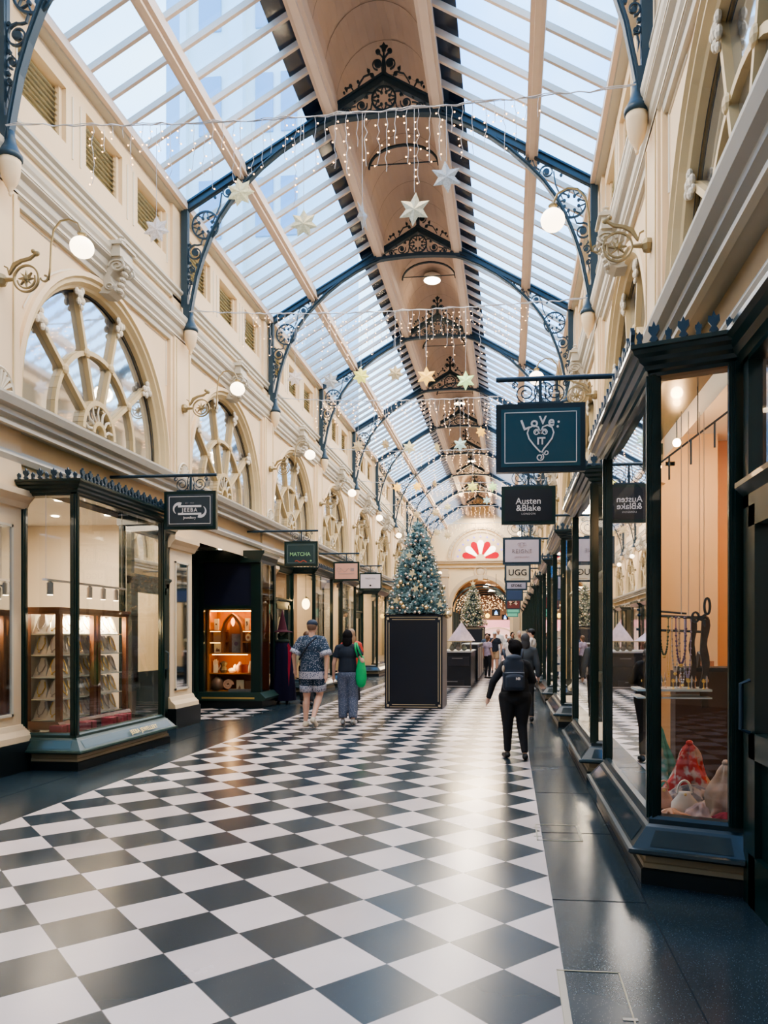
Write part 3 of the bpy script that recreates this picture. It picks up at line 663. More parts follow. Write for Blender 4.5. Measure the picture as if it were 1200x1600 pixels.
for s, sn in ((-1, 'left'), (1, 'right')):
    for b in range(0, 10):
        y = bay_y(b)
        if y > END-1: continue
        r = thing('globe_wall_lamp', 'gold gooseneck wall lamp with glowing globe, %s along the %s wall' % (ORD[b], sn), 'wall lamp', (XC+s*3.50, y, 5.50), pi if s > 0 else 0, 'globe wall lamps')
        for nm, me in zip(('scroll_bracket', 'rosette', 'gooseneck', 'globe'), SM): link(nm, me, r)
        if b < 6: lamp('POINT', (XC+s*2.55, y, 5.8), 18, (1, .78, .5), .14)

# ------------------------------------------------------------------ shop fronts
def cresting(mb, path, off, z, T):
    for i in range(len(path)-1):
        (x0, y0), (x1, y1) = path[i], path[i+1]; l = math.hypot(x1-x0, y1-y0); dx, dy = (x1-x0)/l, (y1-y0)/l; nx, ny = -dy, dx
        n = int(l/.08); 
        for k in range(n+1):
            t = l*(k/n if n else 0); cx, cy = x0+dx*t+nx*off, y0+dy*t+ny*off; h = .13 if k % 2 == 0 else .08
            def P(a, b, th): return (cx+dx*a+nx*th, cy+dy*a+ny*th, z+b)
            wv = .034 if k % 2 == 0 else .02
            shape = [(-.008, 0), (-wv*.8, h*.12), (-.012, h*.3), (-wv, h*.55), (-wv*.9, h*.8), (-.012, h*.75), (0, h), (.012, h*.75), (wv*.9, h*.8), (wv, h*.55), (.012, h*.3), (wv*.8, h*.12), (.008, 0)]
            m = len(shape)
            mb.add([P(a, b, -.012) for a, b in shape]+[P(a, b, .012) for a, b in shape], [tuple(range(m)), tuple(range(2*m-1, m-1, -1))]+[(i2, m+i2, m+(i2+1) % m, (i2+1) % m) for i2 in range(m)])
def bay_window(s, y0, y1, sp0=.15, sp1=.15, far=False, ub=None, uf=2.93, mullion=None, cream=False):
    ub = ub or (3.50 if s > 0 else 3.60)
    T = side(s); r = sroot(window_name())
    path = [(ub, y0-sp0), (uf, y0), (uf, y1), (ub, y1+sp1)]
    def sw(name, profs, m):
        b = MB(T)
        for p in profs: sweep(b, p, path)
        return b.obj(name, m, r)
    sw('plinth', [[(-.10, 0), (0, 0), (0, .09), (-.02, .10), (-.10, .10)]], BLACK)
    sw('riser', [[(-.10, .10), (-.015, .10), (-.015, .13), (-.03, .135), (-.03, .19), (-.015, .20), (-.10, .20)]], SILLCREAM)
    sw('sill', [[(-.12, .20), (.07, .20), (.09, .215), (.085, .235), (.06, .24), (-.035, .355), (-.055, .37), (-.055, .40), (-.07, .42), (-.15, .42)]], SILLBLUE if not cream else GREENL)
    b = MB(T); n = len(path)
    for i in range(3):
        (ax, ay), (bx, by) = path[i], path[i+1]; l = math.hypot(bx-ax, by-ay); dx, dy = (bx-ax)/l, (by-ay)/l; nx, ny = -dy, dx
        e = .06
        q = [(ax+dx*e+nx*.052, ay+dy*e+ny*.052, .254), (bx-dx*e+nx*.052, by-dy*e+ny*.052, .254), (bx-dx*e*1.4-nx*.018, by-dy*e*1.4-ny*.018, .34), (ax+dx*e*1.4-nx*.018, ay+dy*e*1.4-ny*.018, .34)]
        b.quad(*q)
    b.obj('name_panel', mat('sill glass teal', (0.05, 0.075, 0.085), 0.06, metal=0.3) if not cream else mat('sill glass green', (0.03, 0.065, 0.055), 0.2), r)
    sw('crown', [[(-.16, 3.18), (-.07, 3.19), (-.06, 3.21), (-.03, 3.22), (-.02, 3.245), (.01, 3.26), (.02, 3.285), (.05, 3.30), (.06, 3.325), (.075, 3.33), (.075, 3.355), (-.16, 3.36)]], GREEN)
    b = MB(T); b.add([(p[0], p[1], 3.35) for p in path], [(0, 1, 2, 3)]); b.obj('cap', GREEN, r)
    b = MB(T); cresting(b, path, .055, 3.355, T); b.obj('cresting', IRON if not far else GREEN, r)
    ins = []                                  # inset corner points for posts / glass
    k = .09
    a1 = math.atan2(sp0, ub-uf)
    ins = [(ub, y0-sp0+k), (uf+k, y0+k*.9), (uf+k, y1-k*.9), (ub, y1+sp1-k)]
    b = MB(T)
    for (x, y) in ins[1:3] + [(ub-.03, ins[0][1]), (ub-.03, ins[3][1])]:
        b.box((x-.036, y-.036, .40), (x+.036, y+.036, 3.2)); b.box((x-.045, y-.016, .40), (x+.045, y+.016, 3.2)); b.box((x-.016, y-.045, .40), (x+.016, y+.045, 3.2))
    if mullion: b.box((uf+k-.03, mullion-.025, .40), (uf+k+.03, mullion+.025, 3.1))
    b.obj('post', GREEN, r)
    b = MB(T)
    for i in range(3):
        (ax, ay), (bx, by) = ins[i], ins[i+1]; b.quad((ax, ay, .40), (bx, by, .40), (bx, by, 3.2), (ax, ay, 3.2))
    b.obj('pane', GLASS, r)
    b = MB(T); b.add([(p[0], p[1], .36) for p in ins], [(0, 1, 2, 3)]); b.obj('display_deck', mat('display board', (0.55, 0.46, 0.36), 0.7) if not cream else mat('dark velvet deck', (.06, .05, .05), .8), r)
    return r
dn = [0]
def shop_door(s, ya, yb, u=3.60, transom=2.35):
    u = 3.53 if s > 0 else 3.62
    dn[0] += 1; T = side(s); r = sroot('door_%d' % dn[0]); b = MB(T)
    for (p, q) in (((ya, 0), (ya+.09, 3.3)), ((yb-.09, 0), (yb, 3.3)), ((ya, transom), (yb, transom+.12)), ((ya, 3.15), (yb, 3.3)), ((ya+.09, 0), (yb-.09, .30)), ((ya+.09, 0), (ya+.2, transom)), ((yb-.2, 0), (yb-.09, transom)), ((ya+.09, .85), (yb-.09, 1.0)), ((ya+.09, transom-.12), (yb-.09, transom))):
        b.box((u-.05, p[0], p[1]), (u+.03, q[0], q[1]))
    b.ext([(u-.10, transom+.12), (u-.02, transom+.04), (u, transom+.04), (u, transom+.16), (u-.10, transom+.15)], ya, yb)
    b.ext([(u+.03, 3.18), (u-.05, 3.18), (u-.07, 3.23), (u-.10, 3.26), (u-.12, 3.31), (u-.15, 3.33), (u-.15, 3.36), (u+.03, 3.37)], ya-.25, yb+.12)
    b.obj('frame', GREEN, r)
    b = MB(T); b.box((u-.01, ya+.2, .30), (u+.01, yb-.2, .85)); b.obj('lower_panel', GREEN, r)
    b = MB(T); b.quad((u, ya+.2, 1.0), (u, yb-.2, 1.0), (u, yb-.2, transom-.1), (u, ya+.2, transom-.1)); b.quad((u, ya+.09, transom+.12), (u, yb-.09, transom+.12), (u, yb-.09, 3.15), (u, ya+.09, 3.15)); b.obj('pane', GLASS, r)
    b = MB(T); b.tube([(u-.06, yb-.15, 1.0), (u-.11, yb-.15, 1.02), (u-.11, yb-.15, 1.28), (u-.06, yb-.15, 1.3)], .012, 6); b.obj('handle', IRON, r)
def window_panel(s, ya, yb, u=3.62):
    T = side(s); r = sroot(window_name()); b = MB(T)
    for (p, q) in (((ya, 0), (ya+.07, 3.3)), ((yb-.07, 0), (yb, 3.3)), ((ya, 0), (yb, .4)), ((ya, 3.12), (yb, 3.3))): b.box((u-.04, p[0], p[1]), (u+.02, q[0], q[1]))
    b.obj('frame', GREEN, r); b = MB(T); b.quad((u, ya, .4), (u, yb, .4), (u, yb, 3.15), (u, ya, 3.15)); b.obj('pane', GLASS, r)
HWL, HWR = .43, .30
# left side: bay b spans pilaster b..b+1
bay_window(-1, 8.03, 10.35, 0, .10, cream=True, uf=2.83); shop_door(-1, 10.62, 11.86)
LFT = {2: ('d', 17.45, 18.75, 18.95, 21.05), 3: ('w', 22.15, 24.3, 24.5, 25.75), 4: ('d', 26.75, 28.0, 28.25, 30.4), 5: ('w', 31.45, 33.6, 33.8, 35.0), 6: ('d', 36.0, 37.3, 37.5, 39.6), 7: ('w', 40.7, 42.9, 43.1, 44.3), 8: ('d', 45.3, 46.5, 46.8, 48.9), 9: ('w', 50.0, 51.8, 52.0, 53.2)}
for b, (k, a, c, d, e) in LFT.items():
    if k == 'd': shop_door(-1, a, c); bay_window(-1, d, e, far=b > 3)
    else: bay_window(-1, a, c, far=b > 3); shop_door(-1, d, e)
# right side
shop_door(1, 3.15, 4.52, transom=2.30); bay_window(1, 4.74, 7.12, .20, .15)
for b in range(0, 10):
    y = bay_y(b); bay_window(1, y+.40, y+2.85, .12, .12, far=b > 3)
    if y+4.3 < END: shop_door(1, y+3.1, y+4.33)
shop_door(1, -1.2, 2.7)
for ya, yb in ((2.98, 7.22), (-1.5, 2.7)): window_panel(-1, ya, yb)

# shop rooms: back walls, partitions, floors of the rooms and ceilings
ROOMC = {(-1, 0): (0.80, 0.72, 0.60), (-1, 1): (0.25, .22, .17), (-1, 2): (0.45, 0.33, 0.22), (-1, 3): (0.75, .66, .55), (1, -1): (0.80, 0.49, 0.25), (1, 0): (0.75, 0.68, 0.56), (1, 1): (0.7, 0.6, 0.45)}
rn = [2]
for s in (-1, 1):
    T = side(s)
    for b in range(-3, 10):
        y = bay_y(b); y2 = min(y+BAY, END); c = ROOMC.get((s, b), (0.7, 0.6, 0.46)); rn[0] += 1
        r = sroot('wall_shop_%d' % rn[0]); m = MB(T)
        bu = 4.70 if (s, b) == (1, -1) else 6.4
        m.quad((bu, y, 0), (bu, y2, 0), (bu, y2, 3.75), (bu, y, 3.75))
        if (s, b) == (-1, 1): m.box((4.74, y, 0), (6.4, y+.1, 3.7))
        else: m.quad((3.85, y+.02, 0), (bu, y+.02, 0), (bu, y+.02, 3.75), (3.85, y+.02, 3.75)); m.quad((3.85, y2-.02, 0), (bu, y2-.02, 0), (bu, y2-.02, 3.75), (3.85, y2-.02, 3.75))
        m.obj('room_wall', mat('room paint %d %d' % (s, b), c, 0.8), r)
        m = MB(T); m.quad((3.72, y, 3.5), (bu, y, 3.5), (bu, y2, 3.5), (3.72, y2, 3.5)); m.obj('room_ceiling', mat('room ceiling white', (0.78, 0.76, 0.74), .8), r)
        if b < 7 and b > -3:
            m = MB(T)
            for uu in (4.3, 5.2):
                for yy in (y+1.0, y+2.3, y+3.6): m.lathe([(.05, 0), (.06, -.012)], (min(uu, bu-.2), yy, 3.498), 10)
            m.obj('downlight', DOWNL, r)
            pw = 90 if (s, b) in ((-1, 0),) else 55
            if (s, b) == (1, -1): lamp('AREA', (XC+s*3.95, y+2.9, 3.4), 15, (1, .62, .34), .5, (0, 0, 0), 2.0)
            elif (s, b) != (-1, 1): lamp('AREA', (XC+s*4.6, y+BAY/2, 3.42), pw, (1, .80, .60), 1.2, (0, 0, 0), 3.0)

# recessed entrance and its lit display box on the left
T = side(-1)
r = sroot('wall_recess'); m = MB(T)
m.quad((4.74, 12.75, .0), (4.74, 16.6, 0), (4.74, 16.6, 3.6), (4.74, 12.75, 3.6)); m.quad((3.62, 12.75, 3.5), (4.74, 12.75, 3.5), (4.74, 15.5, 3.5), (3.62, 15.5, 3.5)); m.obj('recess_lining', mat('recess grey', (0.16, 0.15, 0.14), .8), r)
m = MB(T); m.box((4.60, 13.0, .3), (4.72, 13.12, 3.3)); m.box((4.60, 15.3, .3), (4.72, 15.42, 3.3)); m.box((4.62, 13.0, 0), (4.73, 15.42, .35)); m.box((4.62, 13.0, 3.2), (4.73, 15.42, 3.5)); m.obj('frame', GREEN, r)
m = MB(T); m.quad((4.66, 13.1, .35), (4.66, 15.3, .35), (4.66, 15.3, 3.2), (4.66, 13.1, 3.2)); m.obj('pane', mat('dark recess pane', (.05, .06, .06), .08), r)
r = sroot(window_name()); m = MB(T); u0, u1, ya, yb = 3.22, 4.62, 15.5, 16.48
m.box((u0-.04, ya-.08, 0), (u1, yb, .16)); m.obj('plinth', BLACK, r)
m = MB(T); m.ext([(u0-.10, .16), (u1, .16), (u1, .34), (u0, .34), (u0-.12, .22)], ya-.12, yb); m.obj('sill', GREENL, r)
m = MB(T); m.quad((u0+.12, ya-.125, .20), (u1-.1, ya-.125, .20), (u1-.1, ya-.125, .24), (u0+.12, ya-.125, .24)); m.obj('sill_strip', GOLD, r)
m = MB(T)
for x in (u0+.06, u0+.17, u1-.06): m.box((x-.055, ya-.05, .34), (x+.055, ya+.06, 3.2))
m.box((u0, yb-.12, .34), (u0+.1, yb, 3.2)); m.box((u0, ya, 2.14), (u1, ya+.04, 2.22)); m.obj('post', GREEN, r)
m = MB(T); m.ext([(u0+.02, 3.14), (u0-.02, 3.2), (u0-.05, 3.3), (u0-.09, 3.34), (u0-.09, 3.40), (u1, 3.40), (u1, 3.14)], ya-.10, yb); m.obj('crown', GREEN, r)
m = MB(T); m.box((u0+.2, ya-.0, 2.22), (u1-.1, ya+.03, 3.15)); m.obj('blind_panel', mat('navy blind', (0.008, 0.012, 0.035), .5), r)
m = MB(T); m.quad((u0+.2, ya-.01, .34), (u1-.1, ya-.01, .34), (u1-.1, ya-.01, 2.14), (u0+.2, ya-.01, 2.14)); m.quad((u0+.02, ya+.05, .34), (u0+.02, yb-.12, .34), (u0+.02, yb-.12, 3.15), (u0+.02, ya+.05, 3.15)); m.obj('pane', GLASS, r)
m = MB(T); m.box((u0+.05, ya+.62, .3), (u1, ya+.66, 3.15)); m.box((u1-.04, ya+.1, .3), (u1-.01, ya+.62, 3.15)); m.obj('backing', mat('burnt orange backing', (0.50, 0.17, 0.04), .7), r)
# display shelving inside, a thing
S = thing('display_shelves', 'warmly lit curiosity shelves with a pointed arch niche behind the dark corner window', 'display shelves', (XC-3.95, 15.85, .34))
WSH = mat('amber wood', (0.42, 0.17, 0.05), .4, var=.2)
def lx(X): return X-(XC-3.95)
m = MB()
m.box((lx(-6.62), -.2, 0), (lx(-6.57), .24, 1.8)); m.box((lx(-5.60), -.2, 0), (lx(-5.56), .24, 1.8)); m.obj('side_panel', WSH, S)
for z, xa, xb in ((.82, -6.57, -5.60), (.38, -6.57, -5.60), (.0, -6.57, -5.60), (1.32, -6.57, -6.30), (1.07, -6.57, -6.30), (1.32, -5.82, -5.60), (1.07, -5.82, -5.60), (1.78, -6.57, -5.6)):
    MB().box((lx(xa), -.2, z), (lx(xb), .24, z+.025)).obj('shelf', WSH, S)
g = MB(); g.box((lx(-6.55), -.19, 1.755), (lx(-5.62), -.17, 1.775)); g.box((lx(-6.5), -.205, .80), (lx(-5.7), -.2, .815)); g.box((lx(-6.55), -.205, 1.31), (lx(-6.32), -.2, 1.32)); g.box((lx(-5.8), -.205, 1.31), (lx(-5.62), -.2, 1.32)); g.box((lx(-6.55), -.205, 1.06), (lx(-6.32), -.2, 1.07)); g.obj('light_strip', mat('amber strip', (1, .7, .3), .4, emis=(1, .66, .25), es=6), S)
ar = [(lx(-6.06)+.22, .85), (lx(-6.06)+.22, 1.30), (lx(-6.06)+.17, 1.50), (lx(-6.06)+.08, 1.62), (lx(-6.06), 1.69), (lx(-6.06)-.08, 1.62), (lx(-6.06)-.17, 1.50), (lx(-6.06)-.22, 1.30), (lx(-6.06)-.22, .85)]
MB().rib(ar, .05, -.12, .14).obj('pointed_arch', mat('carved wood', (.30, .12, .05), .4), S)
MB().slab(ar, .2, .02).obj('niche_back', mat('niche brown', (.16, .06, .03), .6), S)
lamp('AREA', (XC-3.95, 15.72, 2.12), 22, (1, .62, .26), .9, (0.25, 0, 0), .15); lamp('POINT', (XC-3.95, 15.62, .95), 5, (1, .58, .25), .1)
def item(name, label, cat, mb, m, loc, group=None, smooth=False, parts=()):
    o = mb.obj(name, m, None, smooth, loc); tag(o, label, cat, group)
    for nm, b2, m2 in parts: b2.obj(nm, m2, o, smooth)
    return o
PAPER = mat('cream card', (.75, .62, .40), .7)
def bx(w, d, h): return MB().box((-w/2, -d/2, 0), (w/2, d/2, h))
Z0 = .365
sx = lambda X, dz, y=15.75: (X, y, .34+.025+dz)
item('gift_box', 'tall narrow cream box on the top left shelf of the amber display', 'box', bx(.09, .06, .25), PAPER, sx(-6.44, 1.32), parts=[('emblem', MB().slab(circ(0, .13, .02, 8)[:-1], -.032, .004), WOOD)])
item('gift_box', 'tall narrow cream box with dark bird mark on the top right shelf', 'box', bx(.09, .06, .26), PAPER, sx(-5.74, 1.32), parts=[('emblem', MB().slab([(-.01, .08), (.02, .12), (.01, .2), (-.02, .19), (-.01, .14)], -.032, .004), DARK)])
item('picture_card', 'brown illustrated card on the second left shelf of the amber display', 'card', bx(.17, .03, .20), mat('tan card', (.45, .25, .12), .7), sx(-6.43, 1.07))
item('picture_card', 'pale yellow card with dark pattern leaning on the third left shelf', 'card', bx(.17, .03, .22), PAPER, sx(-6.41, .82), parts=[('pattern', MB().slab([(-.05, .03), (.05, .03), (.03, .09), (.0, .07), (-.02, .12)], -.017, .004), WOOD)])
item('oval_frame', 'small cream oval frame on the second right shelf', 'frame', MB().slab([(.06*math.cos(a*pi/8), .09+.08*math.sin(a*pi/8)) for a in range(16)], 0, .03), PAPER, sx(-5.72, 1.07), parts=[('portrait', MB().slab(circ(0, .09, .03, 10)[:-1], -.017, .004), mat('rust', (.4, .15, .06), .6))])
item('framed_print', 'grey floral print standing in the pointed arch niche', 'print', bx(.24, .03, .42), mat('grey print', (.28, .27, .24), .6, var=.5, scale=20), sx(-6.03, .82, 15.9), parts=[('flower', MB().slab(circ(-.02, .2, .05, 7)[:-1], -.017, .004), mat('plum', (.16, .1, .14), .6))])
item('hanging_lantern', 'small orange lantern hanging in the pointed arch niche', 'lantern', MB().lathe([(.01, .1), (.035, .06), (.045, 0), (.03, -.05), (.01, -.09)], n=10), mat('lantern glow', (1, .5, .25), .5, emis=(1, .35, .12), es=3), (-6.06, 15.72, 1.86), smooth=True)
hd = MB(); hd.box((-.05, -.02, 0), (.05, .02, .17))
for i, (fx, fh) in enumerate([(-.045, .10), (-.018, .13), (.01, .13), (.037, .10)]): hd.tube([(fx, 0, .15), (fx*1.25, 0, .17+fh)], [.013, .009], 6)
hd.tube([(.05, 0, .06), (.10, 0, .14), (.105, 0, .18)], [.016, .013, .009], 6)
item('palmistry_hand', 'cream upright model hand on the middle shelf', 'model hand', hd, mat('ivory', (.8, .7, .48), .5), sx(-6.46, .38))
item('palmistry_hand', 'cream tapering model hand at the right end of the middle shelf', 'model hand', MB().tube([(0, 0, 0), (0, 0, .12), (.01, 0, .26)], [.05, .045, .02], 8), MATS['ivory'], sx(-5.68, .38), smooth=True)
item('dried_bouquet', 'dark dried bouquet on the middle shelf of the amber display', 'bouquet', MB().lathe([(.06, 0), (.09, .06), (.05, .14), (.09, .22), (.02, .26)], n=7), mat('dark dried', (.08, .06, .03), .9), sx(-6.28, .38))
item('crystal_cluster', 'pale crystal cluster at the centre of the middle shelf', 'crystal', MB().ball((0, 0, .05), (.09, .05, .06), 6, 4).ball((.08, 0, .10), (.05, .04, .09), 5, 4), MATS['ivory'], sx(-6.10, .38))
item('figurine', 'peach coral figurine on the middle shelf beside the red box', 'figurine', MB().ball((0, 0, .1), (.05, .04, .10), 7, 5).ball((.04, 0, .2), (.04, .03, .05), 6, 4), mat('peach', (.7, .42, .28), .6), sx(-5.95, .38), smooth=True)
item('gift_box', 'dark red box on the middle shelf of the amber display', 'box', bx(.15, .08, .18), mat('deep red', (.25, .03, .02), .5), sx(-5.83, .38, 15.85))
item('dome_jar', 'bulky brown dome on the bottom left of the amber display', 'jar', MB().lathe([(.13, 0), (.14, .12), (.12, .22), (.06, .28), (.02, .30)], n=12), mat('smoky brown', (.16, .10, .07), .3), sx(-6.42, 0.0), smooth=True)
item('ammonite', 'pinkish curled shell leaning on the bottom shelf', 'shell', MB().rib(spiral(0, .12, .11, .02, 0, 4*pi, 24), .04, 0, .05), MATS['peach'], sx(-6.18, 0))
item('open_book', 'small cream book standing open on the bottom shelf', 'book', bx(.17, .03, .22), PAPER, sx(-5.92, 0, 15.8), parts=[('cone', MB().lathe([(.03, .0), (.025, .05), (.003, .1)], (0, -.05, 0), 8), WOOD)])
item('gift_box', 'dark wooden box at the right end of the bottom shelf', 'box', bx(.18, .10, .20), WOOD, sx(-5.70, 0, 15.8))
item('price_ledger', 'flat grey slab lying at the front of the bottom shelf', 'slab', bx(.5, .12, .05), mat('grey slab', (.2, .19, .19), .6), (-5.85, 15.62, .345))

# ------------------------------------------------------------------ end wall
def lunette(cx, y, zc, r): pass
r = sroot('wall_end'); m = MB(); Y = END; RA = 2.12; ZS = 3.62
pts = []
N = 28
left, right = XC-3.9, XC+3.9
for i in range(N+1):
    a = pi*i/N; c, sn = math.cos(a), math.sin(a); k = min(3.9/abs(c) if abs(c) > 1e-6 else 1e9, (12.2-ZS)/sn if sn > 1e-6 else 1e9)
    pts.append(((XC+RA*c, ZS+RA*sn), (XC+k*c, ZS+k*sn)))
for i in range(N):
    (a, A), (b, B) = pts[i], pts[i+1]; m.quad((a[0], Y, a[1]), (A[0], Y, A[1]), (B[0], Y, B[1]), (b[0], Y, b[1]))
    if (abs(A[1]-12.2) > 1e-6) != (abs(B[1]-12.2) > 1e-6): m.quad((A[0], Y, A[1]), (XC+(3.9 if i < N/2 else -3.9), Y, 12.2), (B[0], Y, B[1]))
m.box((left, Y, 0), (XC-RA, Y+.5, ZS)); m.box((XC+RA, Y, 0), (right, Y+.5, ZS))
for i in range(N):
    (a, A), (b, B) = pts[i], pts[i+1]; m.quad((a[0], Y, a[1]), (b[0], Y, b[1]), (b[0], Y+.8, b[1]), (a[0], Y+.8, a[1]))
m.obj('wall_face', mat('warm cream end wall', (0.90, 0.70, 0.42), .75, var=.04), r)
m = MB()
m.rib([(XC+(RA+.16)*math.cos(pi*i/30), ZS+(RA+.16)*math.sin(pi*i/30)) for i in range(31)], .28, Y-.04, .10)
m.rib([(XC+2.3*math.cos(pi*i/30), 7.15+2.3*math.sin(pi*i/30)) for i in range(31)], .20, Y-.05, .12)
m.rib([(XC+2.05*math.cos(pi*i/30), 7.15+2.05*math.sin(pi*i/30)) for i in range(31)], .16, Y-.03, .07)
m.box((left, Y-.25, 6.85), (right, Y, 7.0)); m.box((left, Y-.35, 7.0), (right, Y, 7.08)); m.box((left, Y-.15, 6.55), (right, Y, 6.65))
for sx2 in (-1, 1): m.box((XC+sx2*2.6-.25, Y-.1, 0), (XC+sx2*2.6+.25, Y, 6.5)); m.box((XC+sx2*2.6-.32, Y-.16, 5.9), (XC+sx2*2.6+.32, Y, 6.1))
m.rib(circ(XC, 6.25, .42, 20)[:-1], .1, Y-.05, .1, True); m.ball((XC, Y-.02, 6.25), (.3, .08, .3), 12, 6); m.box((XC-1.5, Y-.05, 6.42), (XC+1.5, Y, 6.46)); m.box((XC-.18, Y-.25, 5.62), (XC+.18, Y, 6.0))
for i in range(24):
    a = pi*(i+.5)/24; m.ball((XC+2.3*math.cos(a), Y-.12, 7.15+2.3*math.sin(a)), .045, 6, 4)
m.obj('arch_moulding', OCHRE if False else mat('end wall moulding', (0.66, 0.52, 0.34), .6), r)
r = sroot(window_name()); m = MB(); m.add([(XC, Y-.01, 7.15)]+[(XC+1.95*math.cos(pi*i/24), Y-.01, 7.15+1.95*math.sin(pi*i/24)) for i in range(25)], [tuple([0]+list(range(1, 26)))]); m.obj('pane', mat('cream lunette', (.85, .66, .42), .6), r)
red = MB(); wh = MB(); pu = MB()
for i in range(7):
    a = pi*(i+.5)/7; b = red if i % 2 == 0 else wh; L2 = 1.35
    hw = .20
    b.add([(XC+rr*math.cos(a)+t*math.sin(a), Y-.03, 7.2+rr*math.sin(a)-t*math.cos(a)) for rr, t in ((.35, -.05), (.9, -.2), (1.15, -.24), (1.32, -.14), (1.37, 0), (1.32, .14), (1.15, .24), (.9, .2), (.35, .05))], [tuple(range(9))])
for i in range(11):
    a = pi*(i+.5)/11; cx, cz = XC+1.68*math.cos(a), 7.15+1.68*math.sin(a)
    pu.add([(cx+.10*math.cos(a+2*pi*k/3), Y-.03, cz+.10*math.sin(a+2*pi*k/3)) for k in range(3)], [(0, 1, 2)])
red.obj('red_petal', mat('red stained glass', (.42, .008, .02), .5, emis=(1, .03, .06), es=.25, spec=.1), r); wh.obj('white_petal', mat('lit white glass', (1, .9, .8), .3, emis=(1, .88, .75), es=1.6), r); pu.obj('purple_glass', mat('violet glass', (.25, .18, .7), .3, emis=(.35, .25, 1), es=.7), r)  # petal and violet emission stands in for backlight through the glass

# passage beyond the arch
r = sroot('wall_passage'); m = MB()
m.quad((XC-2.6, Y, 0), (XC-2.6, 78, 0), (XC-2.6, 78, 6), (XC-2.6, Y, 6)); m.quad((XC+2.6, Y, 0), (XC+2.6, 78, 0), (XC+2.6, 78, 6), (XC+2.6, Y, 6)); m.obj('side_lining', mat('tawny lining', (.50, .36, .20), .7), r)
m = MB(); m.quad((XC-3, Y+.5, 6.0), (XC+3, Y+.5, 6.0), (XC+3, 78, 5.4), (XC-3, 78, 5.4)); m.obj('ceiling_lining', mat('brown ceiling', (.35, .23, .14), .7), r)
m = MB(); m.quad((XC-3, 70, 0), (XC+3, 70, 0), (XC+3, 70, 6), (XC-3, 70, 6)); m.obj('back_lining', mat('lit backdrop cream', (.8, .66, .5), .7), r)
m = MB()
for k in range(5):
    yy = Y+1.5+k*3.2
    m.rib([(XC+2.2*math.cos(pi*i/20), 3.4+2.0*math.sin(pi*i/20)) for i in range(21)], .12, yy, .12)
    for x in (XC-2.5, XC+2.5): m.box((x-.15, yy-.15, 0), (x+.15, yy+.15, 3.6))
m.obj('dark_rib', IRON, r)
pf = thing('pink_shopfront', 'bright pink shopfront with arched doorway at the far end of the passage', 'shopfront', (-1.1, 66, 0))
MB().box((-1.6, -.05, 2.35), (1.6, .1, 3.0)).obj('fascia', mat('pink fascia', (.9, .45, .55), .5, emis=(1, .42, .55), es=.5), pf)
MB().rib([(1.3*math.cos(pi*i/14), 1.75+.55*math.sin(pi*i/14)) for i in range(15)], .1, -.06, .1).obj('arch_trim', WHITE, pf)
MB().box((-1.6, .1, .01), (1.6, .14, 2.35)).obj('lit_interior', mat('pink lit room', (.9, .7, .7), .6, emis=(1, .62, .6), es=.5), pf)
for x in (-1.5, 1.5): MB().box((x-.1, -.05, 0), (x+.1, .1, 2.35)).obj('jamb', MATS['pink fascia'], pf)
for i, (x, z, w_, c) in enumerate([(-.91, 3.16, .55, 'larger black-framed blue screen hanging in the far passage'), (-.31, 2.86, .45, 'smaller black-framed blue screen hanging in the far passage, beside the larger one')]):
    o = thing('hanging_screen', c, 'screen', (x, 50+i*.8, z)); MB().box((-w_/2, 0, -w_*.4), (w_/2, .08, w_*.4)).obj('casing', DARK, o)
    MB().add([(-w_*.18, -.01, -.12), (w_*.18, -.01, -.12), (w_*.18, -.01, 0), (.0, -.01, .14), (-w_*.18, -.01, 0)], [(0, 1, 2, 3, 4)]).obj('blue_mark', mat('blue glow', (.1, .35, 1), .5, emis=(.15, .42, 1), es=1.6), o)
    MB().box((-w_*.2, -.02, -w_*.3), (w_*.2, -.005, -w_*.18)).obj('white_bar', mat('white glow', (1, 1, 1), .5, emis=(1, 1, 1), es=1.2), o)
    MB().tube([(0, .04, w_*.4), (0, .04, 2.6)], .015, 4).obj('hanger_rod', IRON, o)
for i, (x, z) in enumerate([(-1.5, 2.95), (-.05, 3.0)]):
    o = thing('passage_lantern', ('yellow' if i == 0 else 'orange') + ' glowing lantern hanging in the far passage', 'lantern', (x, 50.5, z)); MB().ball((0, 0, 0), .16, 8, 6).obj('shade', mat('amber lamp %d' % i, (1, .6, .1), .5, emis=((1, .62, .1) if i == 0 else (1, .3, .08)), es=2), o, True); MB().tube([(0, 0, .15), (0, 0, 2.6)], .012, 4).obj('cord', IRON, o)
nt_ = MB(); random.seed(3)
for i in range(320): nt_.ball((XC+random.uniform(-1.9, 1.9), random.uniform(-.3, .3), 3.5+random.random()*1.15), .024, 4, 3)
o = nt_.obj('fairy_light_net', mat('net glow', (1, .8, .5), .4, emis=(1, .66, .36), es=2.2), None, False, (0, 56, 0)); tag(o, 'glittering net of fairy lights strung across the passage beyond the far arch', 'fairy lights', kind='stuff')
for i, (x, y, z) in enumerate([(XC+.35, 58, 5.55), (XC+.6, 62, 5.4)]):
    o = thing('passage_lamp', ('nearer' if i == 0 else 'farther') + ' round white lamp on the brown passage ceiling past the arch', 'ceiling lamp', (x, y, z)); MB().lathe([(.28, -.1), (.30, -.02), (.1, .1)], n=14).obj('diffuser', DOWNL, o)
lamp('AREA', (XC, 60, 5.2), 350, (1, .78, .5), 3, (0, 0, 0), 10); lamp('AREA', (XC, END-7, 9.6), 300, (1, .76, .45), 3, (-1.1, 0, 0), 1.0)  # second light is added warm fill aimed at the end wall, no fitting
